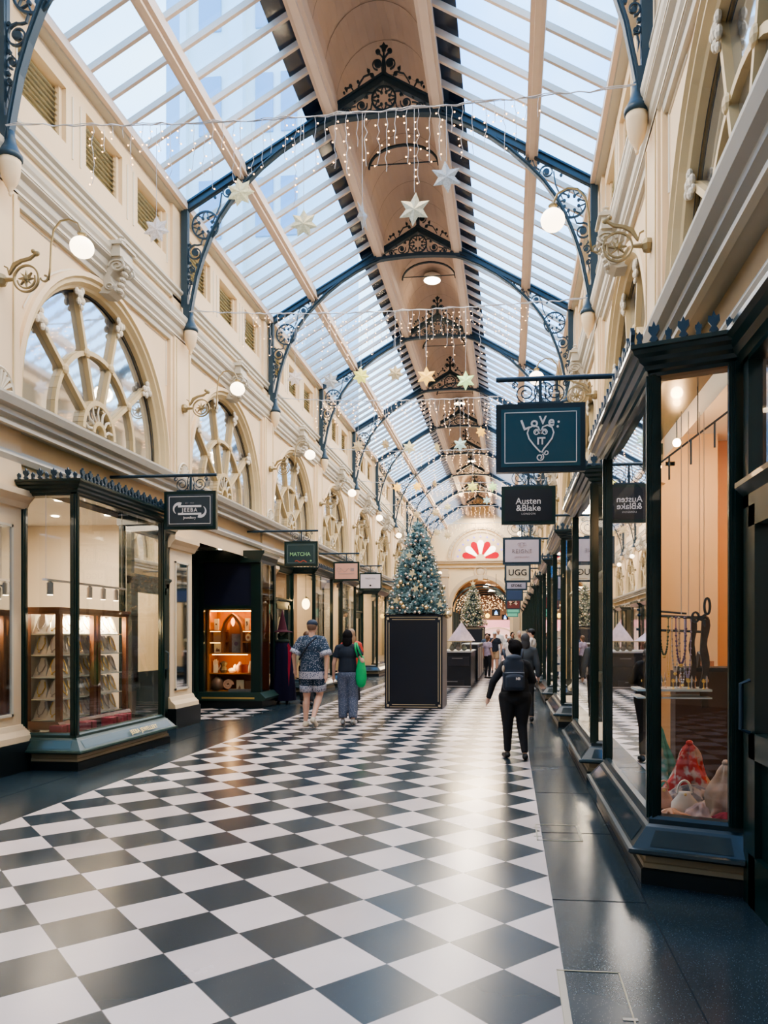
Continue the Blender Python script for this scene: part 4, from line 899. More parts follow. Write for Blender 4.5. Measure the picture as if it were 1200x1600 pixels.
# wall behind the camera
r = sroot('wall_back'); MB().quad((XC-4.5, YBACK, 0), (XC+4.5, YBACK, 0), (XC+4.5, YBACK, 12.5), (XC-4.5, YBACK, 12.5)).obj('wall_face', CREAM, r)

# ------------------------------------------------------------------ building outside, beyond the glass
bo = thing('tower_block', 'pale tower block with grey windows seen through the roof glazing', 'building', (-8.2, 26, 9.6))
PALE = mat('pale facade', (.97, .90, .80), .8); GW = mat('grey blue window', (.36, .46, .58), .3)
MB().box((-1.9, -4, 0), (2.0, 4, 34)).obj('facade', PALE, bo)
MB().box((-.3, -4.35, 0), (.15, -4, 34)).box((-1.9, -4.2, 0), (-1.7, -4, 34)).obj('pilaster', mat('warm white rib', (.92, .88, .80), .8), bo)
for iz in range(9):
    z = 4.2+iz*3.2
    for x0, w_ in ((-1.35, .7), (.45, .55), (1.25, .5)):
        wo = MB().box((x0, -4.06, z), (x0+w_, -3.98, z+1.8)).obj('window', GW, bo)
MB().box((-3.4, -2, 0), (-1.9, 3, 20)).obj('side_wing', mat('blue grey wing', (.50, .56, .64), .8), bo)

# added soft fill lights under the vault, unseen and without fittings
for k in range(-1, 10):
    lamp('AREA', (XC, bay_y(k)+BAY/2, 10.2), 190, (1, .87, .72), 1.4, (0, 0, 0), 3.6)

# ------------------------------------------------------------------ hanging shop signs
def sign(s, y, label, face, frame=GREEN, w_=.76, h=.54, uin=2.0, zt=3.60, border=None, inner=None, group='hanging shop signs'):
    """board across the arcade, facing the camera; uin = inner end distance from the centre line"""
    cx = XC+s*(uin+w_/2)
    r = thing('hanging_sign', label, 'shop sign', (cx, y, zt-h), 0, group)
    b = MB(); b.box((-w_/2, -.035, 0), (w_/2, .035, h)); f = b.obj('board', frame, r)
    e = .045
    fc = MB(); fc.box((-w_/2+e, -.040, e), (w_/2-e, .040, h-e)); fc.obj('sign_face', face, r)
    if border:
        q = MB(); o = .03
        for a, c in (((-w_/2+e+o, e+o), (w_/2-e-o, e+o+.007)), ((-w_/2+e+o, h-e-o-.007), (w_/2-e-o, h-e-o)), ((-w_/2+e+o, e+o), (-w_/2+e+o+.007, h-e-o)), ((w_/2-e-o-.007, e+o), (w_/2-e-o, h-e-o))): q.box((a[0], -.044, a[1]), (c[0], -.040, c[1]))
        q.obj('border_line', border, r)
    m = MB(); zb = 3.83-(zt-h)
    xw = s*(3.58-uin-w_/2)
    m.tube([(-s*w_/2, 0, zb), (xw, 0, zb)], .022, 10); m.obj('wall_bar', IRON, r)
    m = MB(); m.box((-.2, -.02, h), (.2, .02, h+.02)); m.box((-.014, -.014, h), (.014, .014, zb))
    hh = zb-h
    for g in (-1, 1):
        m.T = lambda x, yy, z, g=g: (g*x, yy, z)
        m.rib(spiral(.13, h+hh*.45, hh*.42, hh*.10, pi, 4.6*pi, 34), .009, 0, .012); m.rib([(.04, h+.02), (.05, h+hh*.5), (.04, h+hh*.8), (.02, zb)], .009, 0, .012)
        m.rib(spiral(.22, h+hh*.78, .03, .012, -pi/2, 2.4*pi, 12), .008, 0, .012)
    m.obj('scroll_hanger', IRON, r)
    return r, w_, h
def stext(r, body, size, m, x, z, **k):
    return text_obj(body, size, m, r, (x, -.044, z), **k)
SW = mat('sign white', (.85, .80, .76), .5); SG = mat('sign slate', (.045, .06, .068), .4); SB = mat('sign petrol blue', (.016, .075, .105), .3)
r, w_, h = sign(-1, 10.05, 'dark slate sign reading JEEBA between white bars, hung beside the jewellery window', SG, border=SW)
stext(r, 'JEEBA', .075, SW, 0, h*.50, bold=.001, space=1.25, ext=.002); stext(r, 'EST. 1964', .032, mat('sign grey', (.3, .3, .3), .5), 0, h*.68); stext(r, 'Jewellery', .05, SW, 0, h*.30)
m = MB(); m.box((-.17, -.045, h*.575), (.17, -.041, h*.63)); m.box((-.17, -.045, h*.375), (.17, -.041, h*.43)); m.rib(circ(-.16, h*.53, .075, 14, pi*.35, pi*1.3), [.05-.003*i for i in range(15)], -.043, .004); m.rib(circ(.16, h*.475, .075, 14, -pi*.65, pi*.3), [.05-.003*i for i in range(15)], -.043, .004); m.obj('ribbon_mark', SW, r)
r, w_, h = sign(-1, 15.6, 'dark sign with green lettering MATCHA over a small red line', mat('sign dark teal', (.035, .07, .07), .4), border=mat('sign mid grey', (.2, .25, .24), .5), w_=.74)
stext(r, 'MATCHA', .11, mat('matcha green', (.35, .60, .30), .5), -.02, h*.48, bold=.002); MB().rib([(-.13+.026*i, h*.20+.018*math.sin(i*1.1)) for i in range(11)], .02, -.043, .004).obj('red_flourish', mat('sign red', (.5, .10, .06), .5), r); MB().slab(circ(.22, h*.22, .02, 8)[:-1], -.043, .004).obj('leaf_dot', MATS['matcha green'], r)
r, w_, h = sign(-1, 20.0, 'salmon pink sign with faint grey line drawing, third on the jewellery side', mat('salmon face', (.78, .44, .33), .5), w_=.72, h=.52)
m = MB(); m.rib([(-.2+.03*i, h*.55+.045*math.sin(i*.9)) for i in range(11)], .008, -.043, .004); m.rib(circ(-.2, h*.58, .06, 12), .007, -.043, .004); m.box((.12, -.045, h*.5), (.22, -.041, h*.66)); m.rib([(-.22, h*.36), (.22, h*.36)], .012, -.043, .004); m.obj('line_drawing', mat('greyish line', (.45, .33, .3), .6), r)
r, w_, h = sign(-1, 23.6, 'white sign with pale grey words and a small dark drop, fourth on the jewellery side', mat('pinkish white face', (.80, .72, .74), .5), w_=.74)
stext(r, 'FIRST TEA', .075, mat('pale letter grey', (.5, .45, .46), .6), 0, h*.66); MB().slab(circ(0, h*.25, .03, 10)[:-1], -.043, .004).obj('drop_mark', DARK, r)
r, w_, h = sign(-1, 30.5, 'small plain sign half hidden by the large tree, fifth on the jewellery side', SG, w_=.6, h=.45)
r, w_, h = sign(1, 6.6, 'petrol blue sign with a scrolled heart reading Love: It', SB, border=SW, w_=.78, h=.60, uin=1.99, zt=3.60, frame=mat('blue black frame', (.008, .022, .035), .3))
for ch, x, z, a, sz in (('L', -.135, .465, .35, .13), ('o', -.055, .485, .12, .12), ('V', .02, .50, 0, .10), ('e', .095, .49, -.12, .12), (':', .155, .475, -.2, .12)):
    text_obj(ch, sz, SW, r, (x, -.044, z-.055), rot=(pi/2, -a, 0), bold=.003, ext=.002)
heart = [(0, .335), (-.02, .355), (-.055, .36)] ; hp = []
for i in range(31):
    t = pi*i/30; hp.append((.115*math.sin(t)**3 if False else .115*(math.sin(t)**1.2), .30+.085*math.cos(t)-.0*t))
hl = [(0, .34), (.02, .39), (.06, .405), (.10, .385), (.115, .34), (.10, .29), (.06, .235), (.03, .20), (.01, .165)]
m = MB()
m.rib([(x, z) for x, z in hl], .013, -.043, .004); m.rib([(-x, z) for x, z in hl[:-1]]+[(.0, .17)], .013, -.043, .004)
m.rib(spiral(-.035, .345, .03, .01, -.5, 3.2*pi, 18), .009, -.043, .004); m.rib(spiral(.035, .345, .03, .01, pi+.5, -2.2*pi, 18), .009, -.043, .004)
m.rib(spiral(-.005, .125, .035, .012, pi*.3, -2.4*pi, 18), .010, -.043, .004); m.rib(spiral(.05, .165, .022, .01, pi, 3.2*pi, 12), .009, -.043, .004); m.obj('scrolled_heart', SW, r)
stext(r, 'IT', .085, SW, .005, .265, bold=.003)
r, w_, h = sign(1, 10.0, 'black sign reading Austen & Blake London, below the blue heart sign', mat('sign soft black', (.018, .020, .026), .35), w_=.72, h=.51, uin=2.0, zt=3.56)
stext(r, 'Austen', .118, SW, 0, h*.60, bold=.001); stext(r, '&Blake', .118, SW, 0, h*.42, bold=.001); stext(r, 'LONDON', .036, SW, 0, h*.27, space=1.3)
r, w_, h = sign(1, 14.1, 'pale lilac sign reading Reigne with a faint crest', mat('pale lilac face', (.70, .60, .64), .5), frame=IRON, w_=.72, h=.51, uin=1.98, zt=3.42)
stext(r, 'REIGNE', .10, mat('taupe letter', (.36, .29, .28), .6), 0, h*.48, space=1.15); m = MB(); m.rib(circ(0, h*.72, .045, 14), .008, -.043, .004); m.rib(circ(-.05, h*.74, .03, 10), .006, -.043, .004); m.rib(circ(.05, h*.74, .03, 10), .006, -.043, .004); m.obj('crest', mat('pale rose', (.55, .42, .44), .6), r); stext(r, 'JEWELLERY', .045, MATS['pale rose'], 0, h*.27, space=1.3)
r, w_, h = sign(1, 17.4, 'cream sign with bold black letters UGG', mat('cream face', (.78, .66, .48), .5), frame=IRON, w_=.61, h=.43, uin=1.99, zt=3.24)
stext(r, 'UGG', .20, DARK, 0, h*.52, bold=.001); MB().box((-.16, -.044, h*.17), (.16, -.041, h*.20)).obj('faint_line', mat('tan letter', (.5, .36, .22), .6), r)
r, w_, h = sign(1, 21.2, 'lilac grey sign reading STORE, partly hidden behind the cream sign', mat('lilac grey face', (.45, .42, .50), .5), frame=IRON, w_=.62, h=.42, uin=1.99, zt=3.28)
stext(r, 'STORE', .10, DARK, 0, h*.30, bold=.002)
r, w_, h = sign(1, 25.0, 'plain navy blue sign hung below the grey STORE sign', mat('navy face', (.04, .075, .16), .5), frame=IRON, w_=.58, h=.46, uin=1.98, zt=3.20)
r, w_, h = sign(1, 29.6, 'dark red sign with a peach ribbon shape', mat('maroon face', (.18, .045, .04), .5), frame=IRON, w_=.58, h=.52, uin=1.97, zt=3.14)
m = MB(); m.rib([(-.16, .34), (-.06, .24), (.02, .3), (.14, .2)], .09, -.043, .004); m.rib([(-.14, .18), (-.02, .26), (.12, .34)], .06, -.043, .004); m.obj('ribbon_shape', mat('peach mark', (.85, .55, .38), .5), r)
r, w_, h = sign(1, 34.0, 'mint green sign hung low near the far end', mat('mint face', (.20, .68, .50), .5), frame=mat('mint frame', (.06, .25, .2), .5), w_=.60, h=.5, uin=1.97, zt=3.10)
r, w_, h = sign(1, 38.6, 'second mint green sign just behind the first, lowest of the hanging signs', MATS['mint face'], frame=MATS['mint frame'], w_=.58, h=.5, uin=1.97, zt=3.05)
# gold lettering on the jewellery sill
sroot_ = [o for o in bpy.data.objects if o.name == 'window_21']
lw = thing('sill_lettering', 'gold lettering JEEBA JEWELLERY on the sloping green sill of the jewellery window', 'lettering', (XC-2.785, 9.5, .30))
t = text_obj('JEEBA JEWELLERY', .085, GOLD, lw, (0, 0, 0), rot=(0, 0, 0), ext=.001, bold=.001, space=1.1); t.rotation_euler = (math.radians(53), 0, pi/2)

# ------------------------------------------------------------------ fairy light curtains and stars
random.seed(11)
for k in range(0, 7):
    y = bay_y(k)-.12
    ys = ['nearest', 'second', 'third', 'fourth', 'fifth', 'sixth', 'seventh'][k]
    r = thing('fairy_light_curtain', 'white wire curtain of icicle fairy lights strung across the arcade, %s from the camera' % ys, 'fairy lights', (XC, y, 6.97), 0, 'icicle light curtains')
    def sag(x): return .16*(x/3.3)**2 if x < 0 else .06*(x/3.3)**2
    m = MB(); pts = [(x, .01*math.sin(x*9), sag(x)+.01*math.sin(x*23)) for x in [-3.36+6.72*i/60 for i in range(61)]]
    m.tube(pts, .007, 4); m.tube([(p[0], p[1]-.012, p[2]+.012*math.sin(i)) for i, p in enumerate(pts)], .005, 4)
    st = MB(); bu = MB(); n = 44 if k < 3 else 26
    for i in range(n):
        x = -2.35+4.75*i/(n-1)+random.uniform(-.02, .02); L = (.25+.45*random.random())*(1.0 if abs(x-.2) < 1.6 else .75); L = L if i % 4 else L+.3
        px, py, pz = x, 0, sag(x); pl = [(px, py, pz)]; q = int(L/.07)
        for j in range(q):
            px = x+random.uniform(-.018, .018); pz -= .07; pl.append((px, py, pz))
            if random.random() < (.6 if k < 3 else .8):
                dx = random.choice((-1, 1))*.022; bu.ball((px+dx, py-.004, pz-.008), .0085 if k < 2 else .012, 5, 3)
                if k < 2: st.tube([(px, py, pz), (px+dx, py, pz-.008)], .003, 3)
        st.tube(pl, .0032 if k < 2 else .0045, 3)
    st.tube([(x2, .004, sag(x2)) for x2 in [-2.4+4.85*i/30 for i in range(31)]], .004, 3)
    m.obj('carrier_wire', WIRE, r); st.obj('drop_wires', WIRE, r); o = bu.obj('bulbs', BULB, r); o['kind'] = 'stuff'
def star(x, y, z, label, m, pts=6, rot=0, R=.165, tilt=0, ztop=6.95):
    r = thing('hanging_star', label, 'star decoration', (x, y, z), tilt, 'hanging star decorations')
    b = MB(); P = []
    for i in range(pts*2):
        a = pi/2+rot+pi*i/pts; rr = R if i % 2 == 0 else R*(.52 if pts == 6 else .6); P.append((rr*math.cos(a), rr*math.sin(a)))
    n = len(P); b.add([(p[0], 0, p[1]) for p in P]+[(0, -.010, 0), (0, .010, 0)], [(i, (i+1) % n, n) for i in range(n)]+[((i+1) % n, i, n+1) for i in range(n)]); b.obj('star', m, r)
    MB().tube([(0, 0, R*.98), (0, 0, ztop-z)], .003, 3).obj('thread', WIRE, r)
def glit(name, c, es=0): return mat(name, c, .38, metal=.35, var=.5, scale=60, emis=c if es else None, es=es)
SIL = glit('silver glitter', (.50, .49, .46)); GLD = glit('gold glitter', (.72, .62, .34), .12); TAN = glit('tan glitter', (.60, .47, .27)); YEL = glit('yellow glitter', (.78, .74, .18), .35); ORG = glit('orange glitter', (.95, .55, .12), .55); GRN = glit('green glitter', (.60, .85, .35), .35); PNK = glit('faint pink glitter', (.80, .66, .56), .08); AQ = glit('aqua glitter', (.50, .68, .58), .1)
ST = [(-.64, 7.5, 6.23, 'silver six-pointed star, highest of the nearest row', SIL, 6, .1, .165, .15), (-.97, 7.5, 5.92, 'champagne six-pointed star in the nearest row, before the second pediment', glit('champagne glitter', (.58, .52, .36)), 6, -.1, .175, -.1),
 (-1.51, 7.5, 5.88, 'white star turned edge-on in the nearest row', SIL, 6, 0, .165, 1.38), (-2.13, 7.5, 5.84, 'speckled gold seven-pointed star in the nearest row', glit('speckled gold', (.66, .58, .36), .05), 7, 0, .15, .1), (-2.81, 7.5, 6.21, 'pale gold seven-pointed star before the first truss bracket', GLD, 7, .2, .155, 0), (-3.73, 7.5, 5.87, 'faint pink and green star before the attic wall, first row', PNK, 7, 0, .15, 0),
 (-2.99, 12.15, 5.83, 'silver grey star beside the yellow one in the second row', SIL, 7, 0, .15, 0), (-2.47, 12.15, 5.90, 'yellow glitter star in the second row', YEL, 7, .1, .15, 0), (-1.89, 12.15, 5.92, 'dull tan star in the second row', TAN, 7, 0, .14, 0), (-1.37, 12.15, 5.85, 'bright orange six-pointed star below the vault, second row', ORG, 6, 0, .17, 0), (-.72, 12.15, 5.76, 'bright green six-pointed star, last of the second row', GRN, 6, 0, .165, 0), (-3.6, 12.15, 5.91, 'dusty pink star before the attic louvres, second row', PNK, 7, 0, .15, 0),
 (-3.48, 16.8, 5.94, 'olive grey star before the fourth truss bracket', TAN, 7, 0, .15, 0), (-2.84, 16.8, 5.97, 'tan star turned half sideways, third row', TAN, 7, 0, .14, .9), (-2.29, 16.8, 5.88, 'pale olive six-pointed star, third row', GLD, 6, 0, .17, 0), (-1.65, 16.8, 5.86, 'olive star turned nearly edge-on, third row', GLD, 7, 0, .14, 1.1), (-1.12, 16.8, 5.92, 'pale aqua six-pointed star in the third row', AQ, 6, 0, .17, 0), (-.65, 16.8, 6.19, 'small orange star, last of the third row', ORG, 7, 0, .13, .4),
 (-3.28, 21.45, 5.92, 'orange star glowing before the wall, fourth row', ORG, 7, 0, .15, 0), (-2.69, 21.45, 5.93, 'orange star before the roof purlin, fourth row', ORG, 7, .2, .15, 0), (-2.18, 21.45, 6.01, 'small brown star turned aside, fourth row', TAN, 7, 0, .13, 1.0), (-1.07, 21.45, 5.89, 'yellow star below the vault, fourth row', YEL, 6, 0, .18, 0), (-.49, 21.45, 5.88, 'pale green star, last of the fourth row', GRN, 6, 0, .16, 0),
 (-3.29, 26.1, 5.89, 'tan star above the large tree tip', TAN, 7, 0, .16, 0), (-2.62, 26.1, 5.94, 'tan star beside the roof bracket, fifth row', TAN, 7, 0, .16, 0), (-2.19, 26.1, 6.14, 'grey gold star high in the fifth row', GLD, 6, 0, .16, 0), (-.8, 26.1, 6.34, 'pale aqua star below the far pediment, fifth row', AQ, 6, 0, .16, 0),
 (-3.48, 35.4, 6.55, 'tan star before the end wall, near the big tree', TAN, 7, 0, .2, 0), (-2.96, 35.4, 6.40, 'tan star before the end wall lunette', TAN, 7, 0, .2, 0)]
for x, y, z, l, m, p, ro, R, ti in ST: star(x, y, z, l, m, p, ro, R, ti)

# ------------------------------------------------------------------ christmas trees, their stands and ornaments
def needle_mat(name, a, b):
    m, nt, p = nodes(name); oi = nt.nodes.new('ShaderNodeTexCoord'); n = nt.nodes.new('ShaderNodeTexNoise'); n.inputs['Scale'].default_value = 7
    nt.links.new(oi.outputs['Object'], n.inputs['Vector']); r = nt.nodes.new('ShaderNodeValToRGB'); r.color_ramp.elements[0].position = .38; r.color_ramp.elements[1].position = .62
    r.color_ramp.elements[0].color = (*a, 1); r.color_ramp.elements[1].color = (*b, 1); nt.links.new(n.outputs['Fac'], r.inputs['Fac']); nt.links.new(r.outputs['Color'], p.inputs['Base Color']); p.inputs['Roughness'].default_value = .8
    MATS[name] = m; return m
def radius_at(t, rb): return rb*(1-t)**.66*(.93)+.05
def xmas_tree(label, loc, H, rb, ntip, seed, cols):
    random.seed(seed); r = thing('christmas_tree', label, 'christmas tree', loc)
    nm, dk = cols; fo = MB(); fo2 = MB()
    for i in range(ntip):
        t = 1-math.sqrt(1-random.random()*.998) if random.random() < .75 else random.random(); t = min(t, .985); z = t*H; a = random.random()*2*pi; rr = radius_at(t, rb)*random.uniform(.80, 1.04)
        c = Vector((rr*math.cos(a), rr*math.sin(a), z)); out = Vector((math.cos(a), math.sin(a), random.uniform(-.15, .55))).normalized(); b = fo if random.random() < .72 else fo2
        base = c-out*.16
        for k in range(11):
            f = k/10.; q = base+out*(.17*f); ang = random.random()*2*pi; pe = out.orthogonal().normalized(); pe.rotate(Matrix.Rotation(ang, 3, out)); d = (pe*.8+out*.75).normalized()*random.uniform(.06, .10)*(1.15-f*.4); sd = d.cross(out).normalized()*.0075
            e = q+d
            if min(q.z, e.z) < .015: continue
            b.add([tuple(q-sd), tuple(q+sd), tuple(e)], [(0, 1, 2)])
    for b, m, n in ((fo, nm, 'frosted_needles'), (fo2, dk, 'dark_needles')):
        o = b.obj(n, m, r); o['kind'] = 'stuff'
    MB().lathe([(rb*.74, .02), (rb*.62, H*.2), (rb*.4, H*.5), (rb*.15, H*.8), (.01, H*.95)], n=14).obj('dark_core', mat('tree core', (.012, .03, .035), .9), r)  # plain dark cone added inside to block the view through the needles
    MB().tube([(0, 0, 0), (0, 0, H*.93)], .03, 6).obj('trunk', WOOD, r)
    return r
def pedestal(label, loc, w_, d, h):
    r = thing('tree_pedestal', label, 'pedestal', loc); b = MB(); b.box((-w_/2, 0, .0), (w_/2, d, h)); b.obj('case', mat('soft grey side', (.30, .27, .25), .5), r)
    MB().box((-w_/2, -.02, 0), (w_/2, 0.0, h)).obj('front_panel', mat('near black navy panel', (.008, .012, .022), .35), r)
    g = MB(); e = .035; i2 = .10
    for q in (e, e+.05):
        for a, c in (((-w_/2+q, q+.07), (-w_/2+q+.012, h-q-.07)), ((w_/2-q-.012, q+.07), (w_/2-q, h-q-.07)), ((-w_/2+q+.07, q), (w_/2-q-.07, q+.012)), ((-w_/2+q+.07, h-q-.012), (w_/2-q-.07, h-q))): g.box((a[0], -.026, a[1]), (c[0], -.02, c[1]))
    for sx3 in (-1, 1):
        for z in (.07, h-.07): g.cbox((sx3*(w_/2-.065), -.024, z), (.05, .012, .05))
    g.obj('gold_inlay', mat('pale brass inlay', (.62, .52, .34), .4, metal=.3), r); MB().box((-w_/2-.02, -.04, h-.02), (w_/2+.02, d+.02, h+.01)).obj('top_edge', MATS['near black navy panel'], r)
    return r
NA = needle_mat('frosted blue needles', (.20, .36, .39), (.52, .68, .68)); NB2 = needle_mat('deep teal needles', (.03, .13, .16), (.14, .28, .30))
pedestal('tall black panelled pedestal with gold inlay carrying the large tree', (XC+.07, 15.66, 0), 1.24, 1.12, 2.0)
T1 = (XC+.09, 16.2, 2.015); xmas_tree('large frosted blue-green christmas tree on the black pedestal', T1, 2.08, .68, 2100, 21, (NA, NB2))
pedestal('second black pedestal with grey frame under the far tree', (-1.80, 35.5, 0), 1.2, 1.1, 2.0)
T2 = (-1.78, 36.05, 2.01); xmas_tree('smaller-looking gold-dressed christmas tree on the second pedestal', T2, 2.05, .68, 900, 22, (needle_mat('olive frosted needles', (.38, .42, .30), (.70, .68, .48)), needle_mat('deep olive needles', (.10, .16, .11), (.28, .32, .22))))
BG = mat('gold bauble', (.85, .65, .38), .22, metal=.75); BC = mat('champagne bauble', (.78, .66, .55), .25, metal=.7); BR = mat('copper rose bauble', (.75, .52, .42), .25, metal=.75)
def bauble_proto(r_, m, name): 
    b = MB(); b.ball((0, 0, 0), r_, 12, 8); c = MB(); c.lathe([(r_*.22, r_*.93), (r_*.22, r_*1.15), (r_*.05, r_*1.2)], n=6); return b.mesh('bauble', m, True), c.mesh('cap', GOLD)
BM = {}
def bauble(tree, T, H, rb, t, a, rad, kind, label, group):
    key = (kind.name, rad)
    if key not in BM: BM[key] = bauble_proto(rad, kind, 'bauble')
    rr = radius_at(t, rb)*1.0+rad*.3; o = bpy.data.objects.new('bauble', BM[key][0]); COL.objects.link(o); o.location = (T[0]+rr*math.cos(a), T[1]+rr*math.sin(a), T[2]+t*H); tag(o, label, 'bauble', group)
    c = bpy.data.objects.new('cap', BM[key][1]); COL.objects.link(c); c.parent = o
random.seed(5); placed = []
KN = [(BG, 'gold', .032), (BC, 'champagne', .032), (BR, 'copper rose', .032), (BG, 'gold', .050), (BC, 'champagne', .024)]
for tr, T, H, rb, n, nm in ((1, T1, 2.08, .68, 120, 'large frosted tree'), (2, T2, 2.05, .68, 80, 'far gold-dressed tree')):
    placed = []; tries = 0
    while len(placed) < n and tries < 9000:
        tries += 1; t = .02+.85*random.random()**1.35; a = random.uniform(pi*.98, 2*pi*1.01); rr = radius_at(t, rb)
        p = (rr*math.cos(a), t*H)
        if all(math.hypot(p[0]-q[0], p[1]-q[1]) > .075 for q in placed):
            placed.append(p); m, cn, rad = KN[random.choice((0, 1, 1, 2, 4, 4, 0, 3 if t < .35 else 1))] if True else KN[0]
            size = 'large ' if rad > .04 else ('small ' if rad < .03 else '')
            bauble(tr, T, H, rb, t, a, rad if tr == 1 else rad*1.25, m, '%s%s bauble hanging on the %s' % (size, cn, nm), '%s%s baubles on the %s' % (size, cn, nm))
STG = mat('pale gold star', (.85, .70, .40), .35, metal=.5)
for i, (x, z, l) in enumerate([(-.13, 1.28, 'upper left'), (.11, 1.22, 'upper right'), (-.05, .88, 'central'), (.03, .55, 'lower central'), (.53, .22, 'bottom right'), (-.40, .30, 'bottom left')]):
    t = z/2.18; rr = radius_at(t, .68); yy = -math.sqrt(max(.01, (rr+.04)**2-x*x)); b = MB(); P = [((.09 if j % 2 == 0 else .04)*math.sin(pi*j/5+.3*i), (.09 if j % 2 == 0 else .04)*math.cos(pi*j/5+.3*i)) for j in range(10)]
    b.slab(P, 0, .016); o = b.obj('star_ornament', STG, None, False, (T1[0]+x, T1[1]+yy, T1[2]+z)); tag(o, 'pale gold five-pointed star, the %s one on the large frosted tree' % l, 'star ornament', 'gold stars on the large tree')
    MB().tube([(0, .01, .08), (0, .03, .13)], .003, 4).obj('hook', GOLD, o)
o = thing('tree_topper', 'gold star topping the far christmas tree', 'tree topper', (T2[0], T2[1], T2[2]+2.0)); MB().slab([((.15 if j % 2 == 0 else .065)*math.sin(pi*j/5), .12+(.15 if j % 2 == 0 else .065)*math.cos(pi*j/5)) for j in range(10)], 0, .03).obj('star', STG, o); MB().tube([(0, 0, -.1), (0, 0, .06)], .015, 5).obj('stem', GOLD, o)
o = MB().ball((0, 0, 0), .085, 14, 10).obj('bauble', BG, None, True, (T1[0]+.70, T1[1]-.35, T1[2]-.0)); tag(o, 'biggest gold bauble hanging off the lower corner of the large frosted tree', 'bauble')
MB().lathe([(.02, .08), (.02, .1), (.004, .13)], n=6).obj('cap', GOLD, o)

# ------------------------------------------------------------------ kiosk
k = thing('kiosk_counter', 'black drawer-fronted kiosk counter with glass case, behind the large pedestal', 'kiosk', (-1.98, 22.2, 0))
b = MB(); b.box((-.82, 0, 0), (.82, 3.2, 1.06)); b.obj('cabinet', mat('gloss black', (.012, .015, .02), .25), k)
for i, (z, x) in enumerate([(.42, -.4), (.78, -.4), (.80, .45), (.1, .3)]):
    b = MB(); b.box((x-.32, -.012, z-.14), (x+.32, 0, z+.14)); d = b.obj('drawer', mat('black drawer', (.018, .02, .026), .3), k); MB().box((x-.2, -.03, z+.08), (x+.12, -.012, z+.095)).obj('handle', mat('steel', (.5, .5, .5), .3, metal=1), d)
MB().box((-.84, -.03, 1.06), (.84, 3.24, 1.10)).obj('counter_top', mat('grey counter', (.35, .35, .36), .3), k)
MB().box((-.80, 0, 0.02), (.82, -.02, .06)).obj('kick_strip', MATS['steel'], k)
m = MB(); m.box((-.66, .02, 1.10), (.80, .03, 1.38)); m.box((.79, .02, 1.10), (.80, 1.0, 1.38)); m.obj('glass_case', GLASS, k)
m = MB(); m.box((-.68, 0, 1.38), (.82, 1.02, 1.40)); 
for x in (-.67, .81): m.box((x-.01, 0, 1.1), (x+.01, .02, 1.38))
m.obj('case_frame', BRASS, k)
m = MB(); m.lathe([(.42, 0), (.30, .18), (.16, .36), (.02, .56)], n=4); o = m.obj('gift_pyramid', mat('iridescent lilac', (.62, .50, .56), .35, metal=.3, var=.3, scale=9), None, False, (-1.48, 22.8, 1.41)); tag(o, 'pale pink faceted cone on top of the glass case of the kiosk', 'decoration')
MB().ball((0, 0, .57), .02, 6, 4).obj('tip', STG, o)
m = MB(); m.lathe([(.36, 0), (.25, .08), (.10, .2), (.02, .27)], n=4); o = m.obj('gift_pyramid', MATS['iridescent lilac'], None, False, (-2.28, 22.75, 1.41)); tag(o, 'low pale pink faceted mound beside the taller cone on the kiosk', 'decoration')
for i, (x, z, c) in enumerate([(-1.75, 0, (.7, .62, .5)), (-1.55, 0, (.75, .6, .55)), (-1.38, 0, (.6, .6, .5))]):
    o = MB().ball((0, 0, .07), (.09, .09, .08), 7, 5).obj('soft_toy', mat('toy %d' % i, c, .8), None, True, (x, 22.5, 1.115)); MB().ball((0, -.03, .16), .05, 7, 5).obj('head', MATS['toy %d' % i], o, True); tag(o, ['leftmost', 'middle', 'rightmost'][i]+' small pale soft toy inside the glass case of the kiosk', 'soft toy')
k = thing('kiosk_shelving', 'long dark kiosk shelving of small goods running behind the counter', 'shelving', (-1.35, 25.6, 0)); MB().box((-.3, 0, 0), (.25, 5.2, 1.25)).obj('carcass', MATS['gloss black'], k)
for j in range(7):
    MB().box((.25, .1+j*.72, .1), (.27, .7+j*.72, 1.15)).obj('display_panel', mat('speckled goods %d' % (j % 3), [(.45, .40, .34), (.30, .25, .22), (.55, .50, .44)][j % 3], .7, var=.8, scale=30), k)
MB().box((-.32, -.02, 1.25), (.28, 5.2, 1.29)).obj('top_board', MATS['grey counter'], k)
# postcard stand
k = thing('postcard_stand', 'revolving postcard stand crowded with small cream cards beside the green shopfront', 'display stand', (.50, 22.0, 0)); MB().tube([(0, 0, 0), (0, 0, 1.75)], .02, 6).obj('pole', MATS['steel'], k); MB().lathe([(.22, 0), (.2, .03), (.03, .06)], n=12).obj('base', IRON, k)
for j in range(5):
    for x in (-.09, .09):
        MB().box((x-.075, -.12, .52+j*.25), (x+.075, -.10, .71+j*.25)).obj('postcard', mat('card %d' % ((j*2+(x > 0)) % 4), [(.75, .60, .42), (.55, .35, .25), (.7, .65, .55), (.4, .42, .4)][(j*2+(x > 0)) % 4], .6, var=.5, scale=30), k)

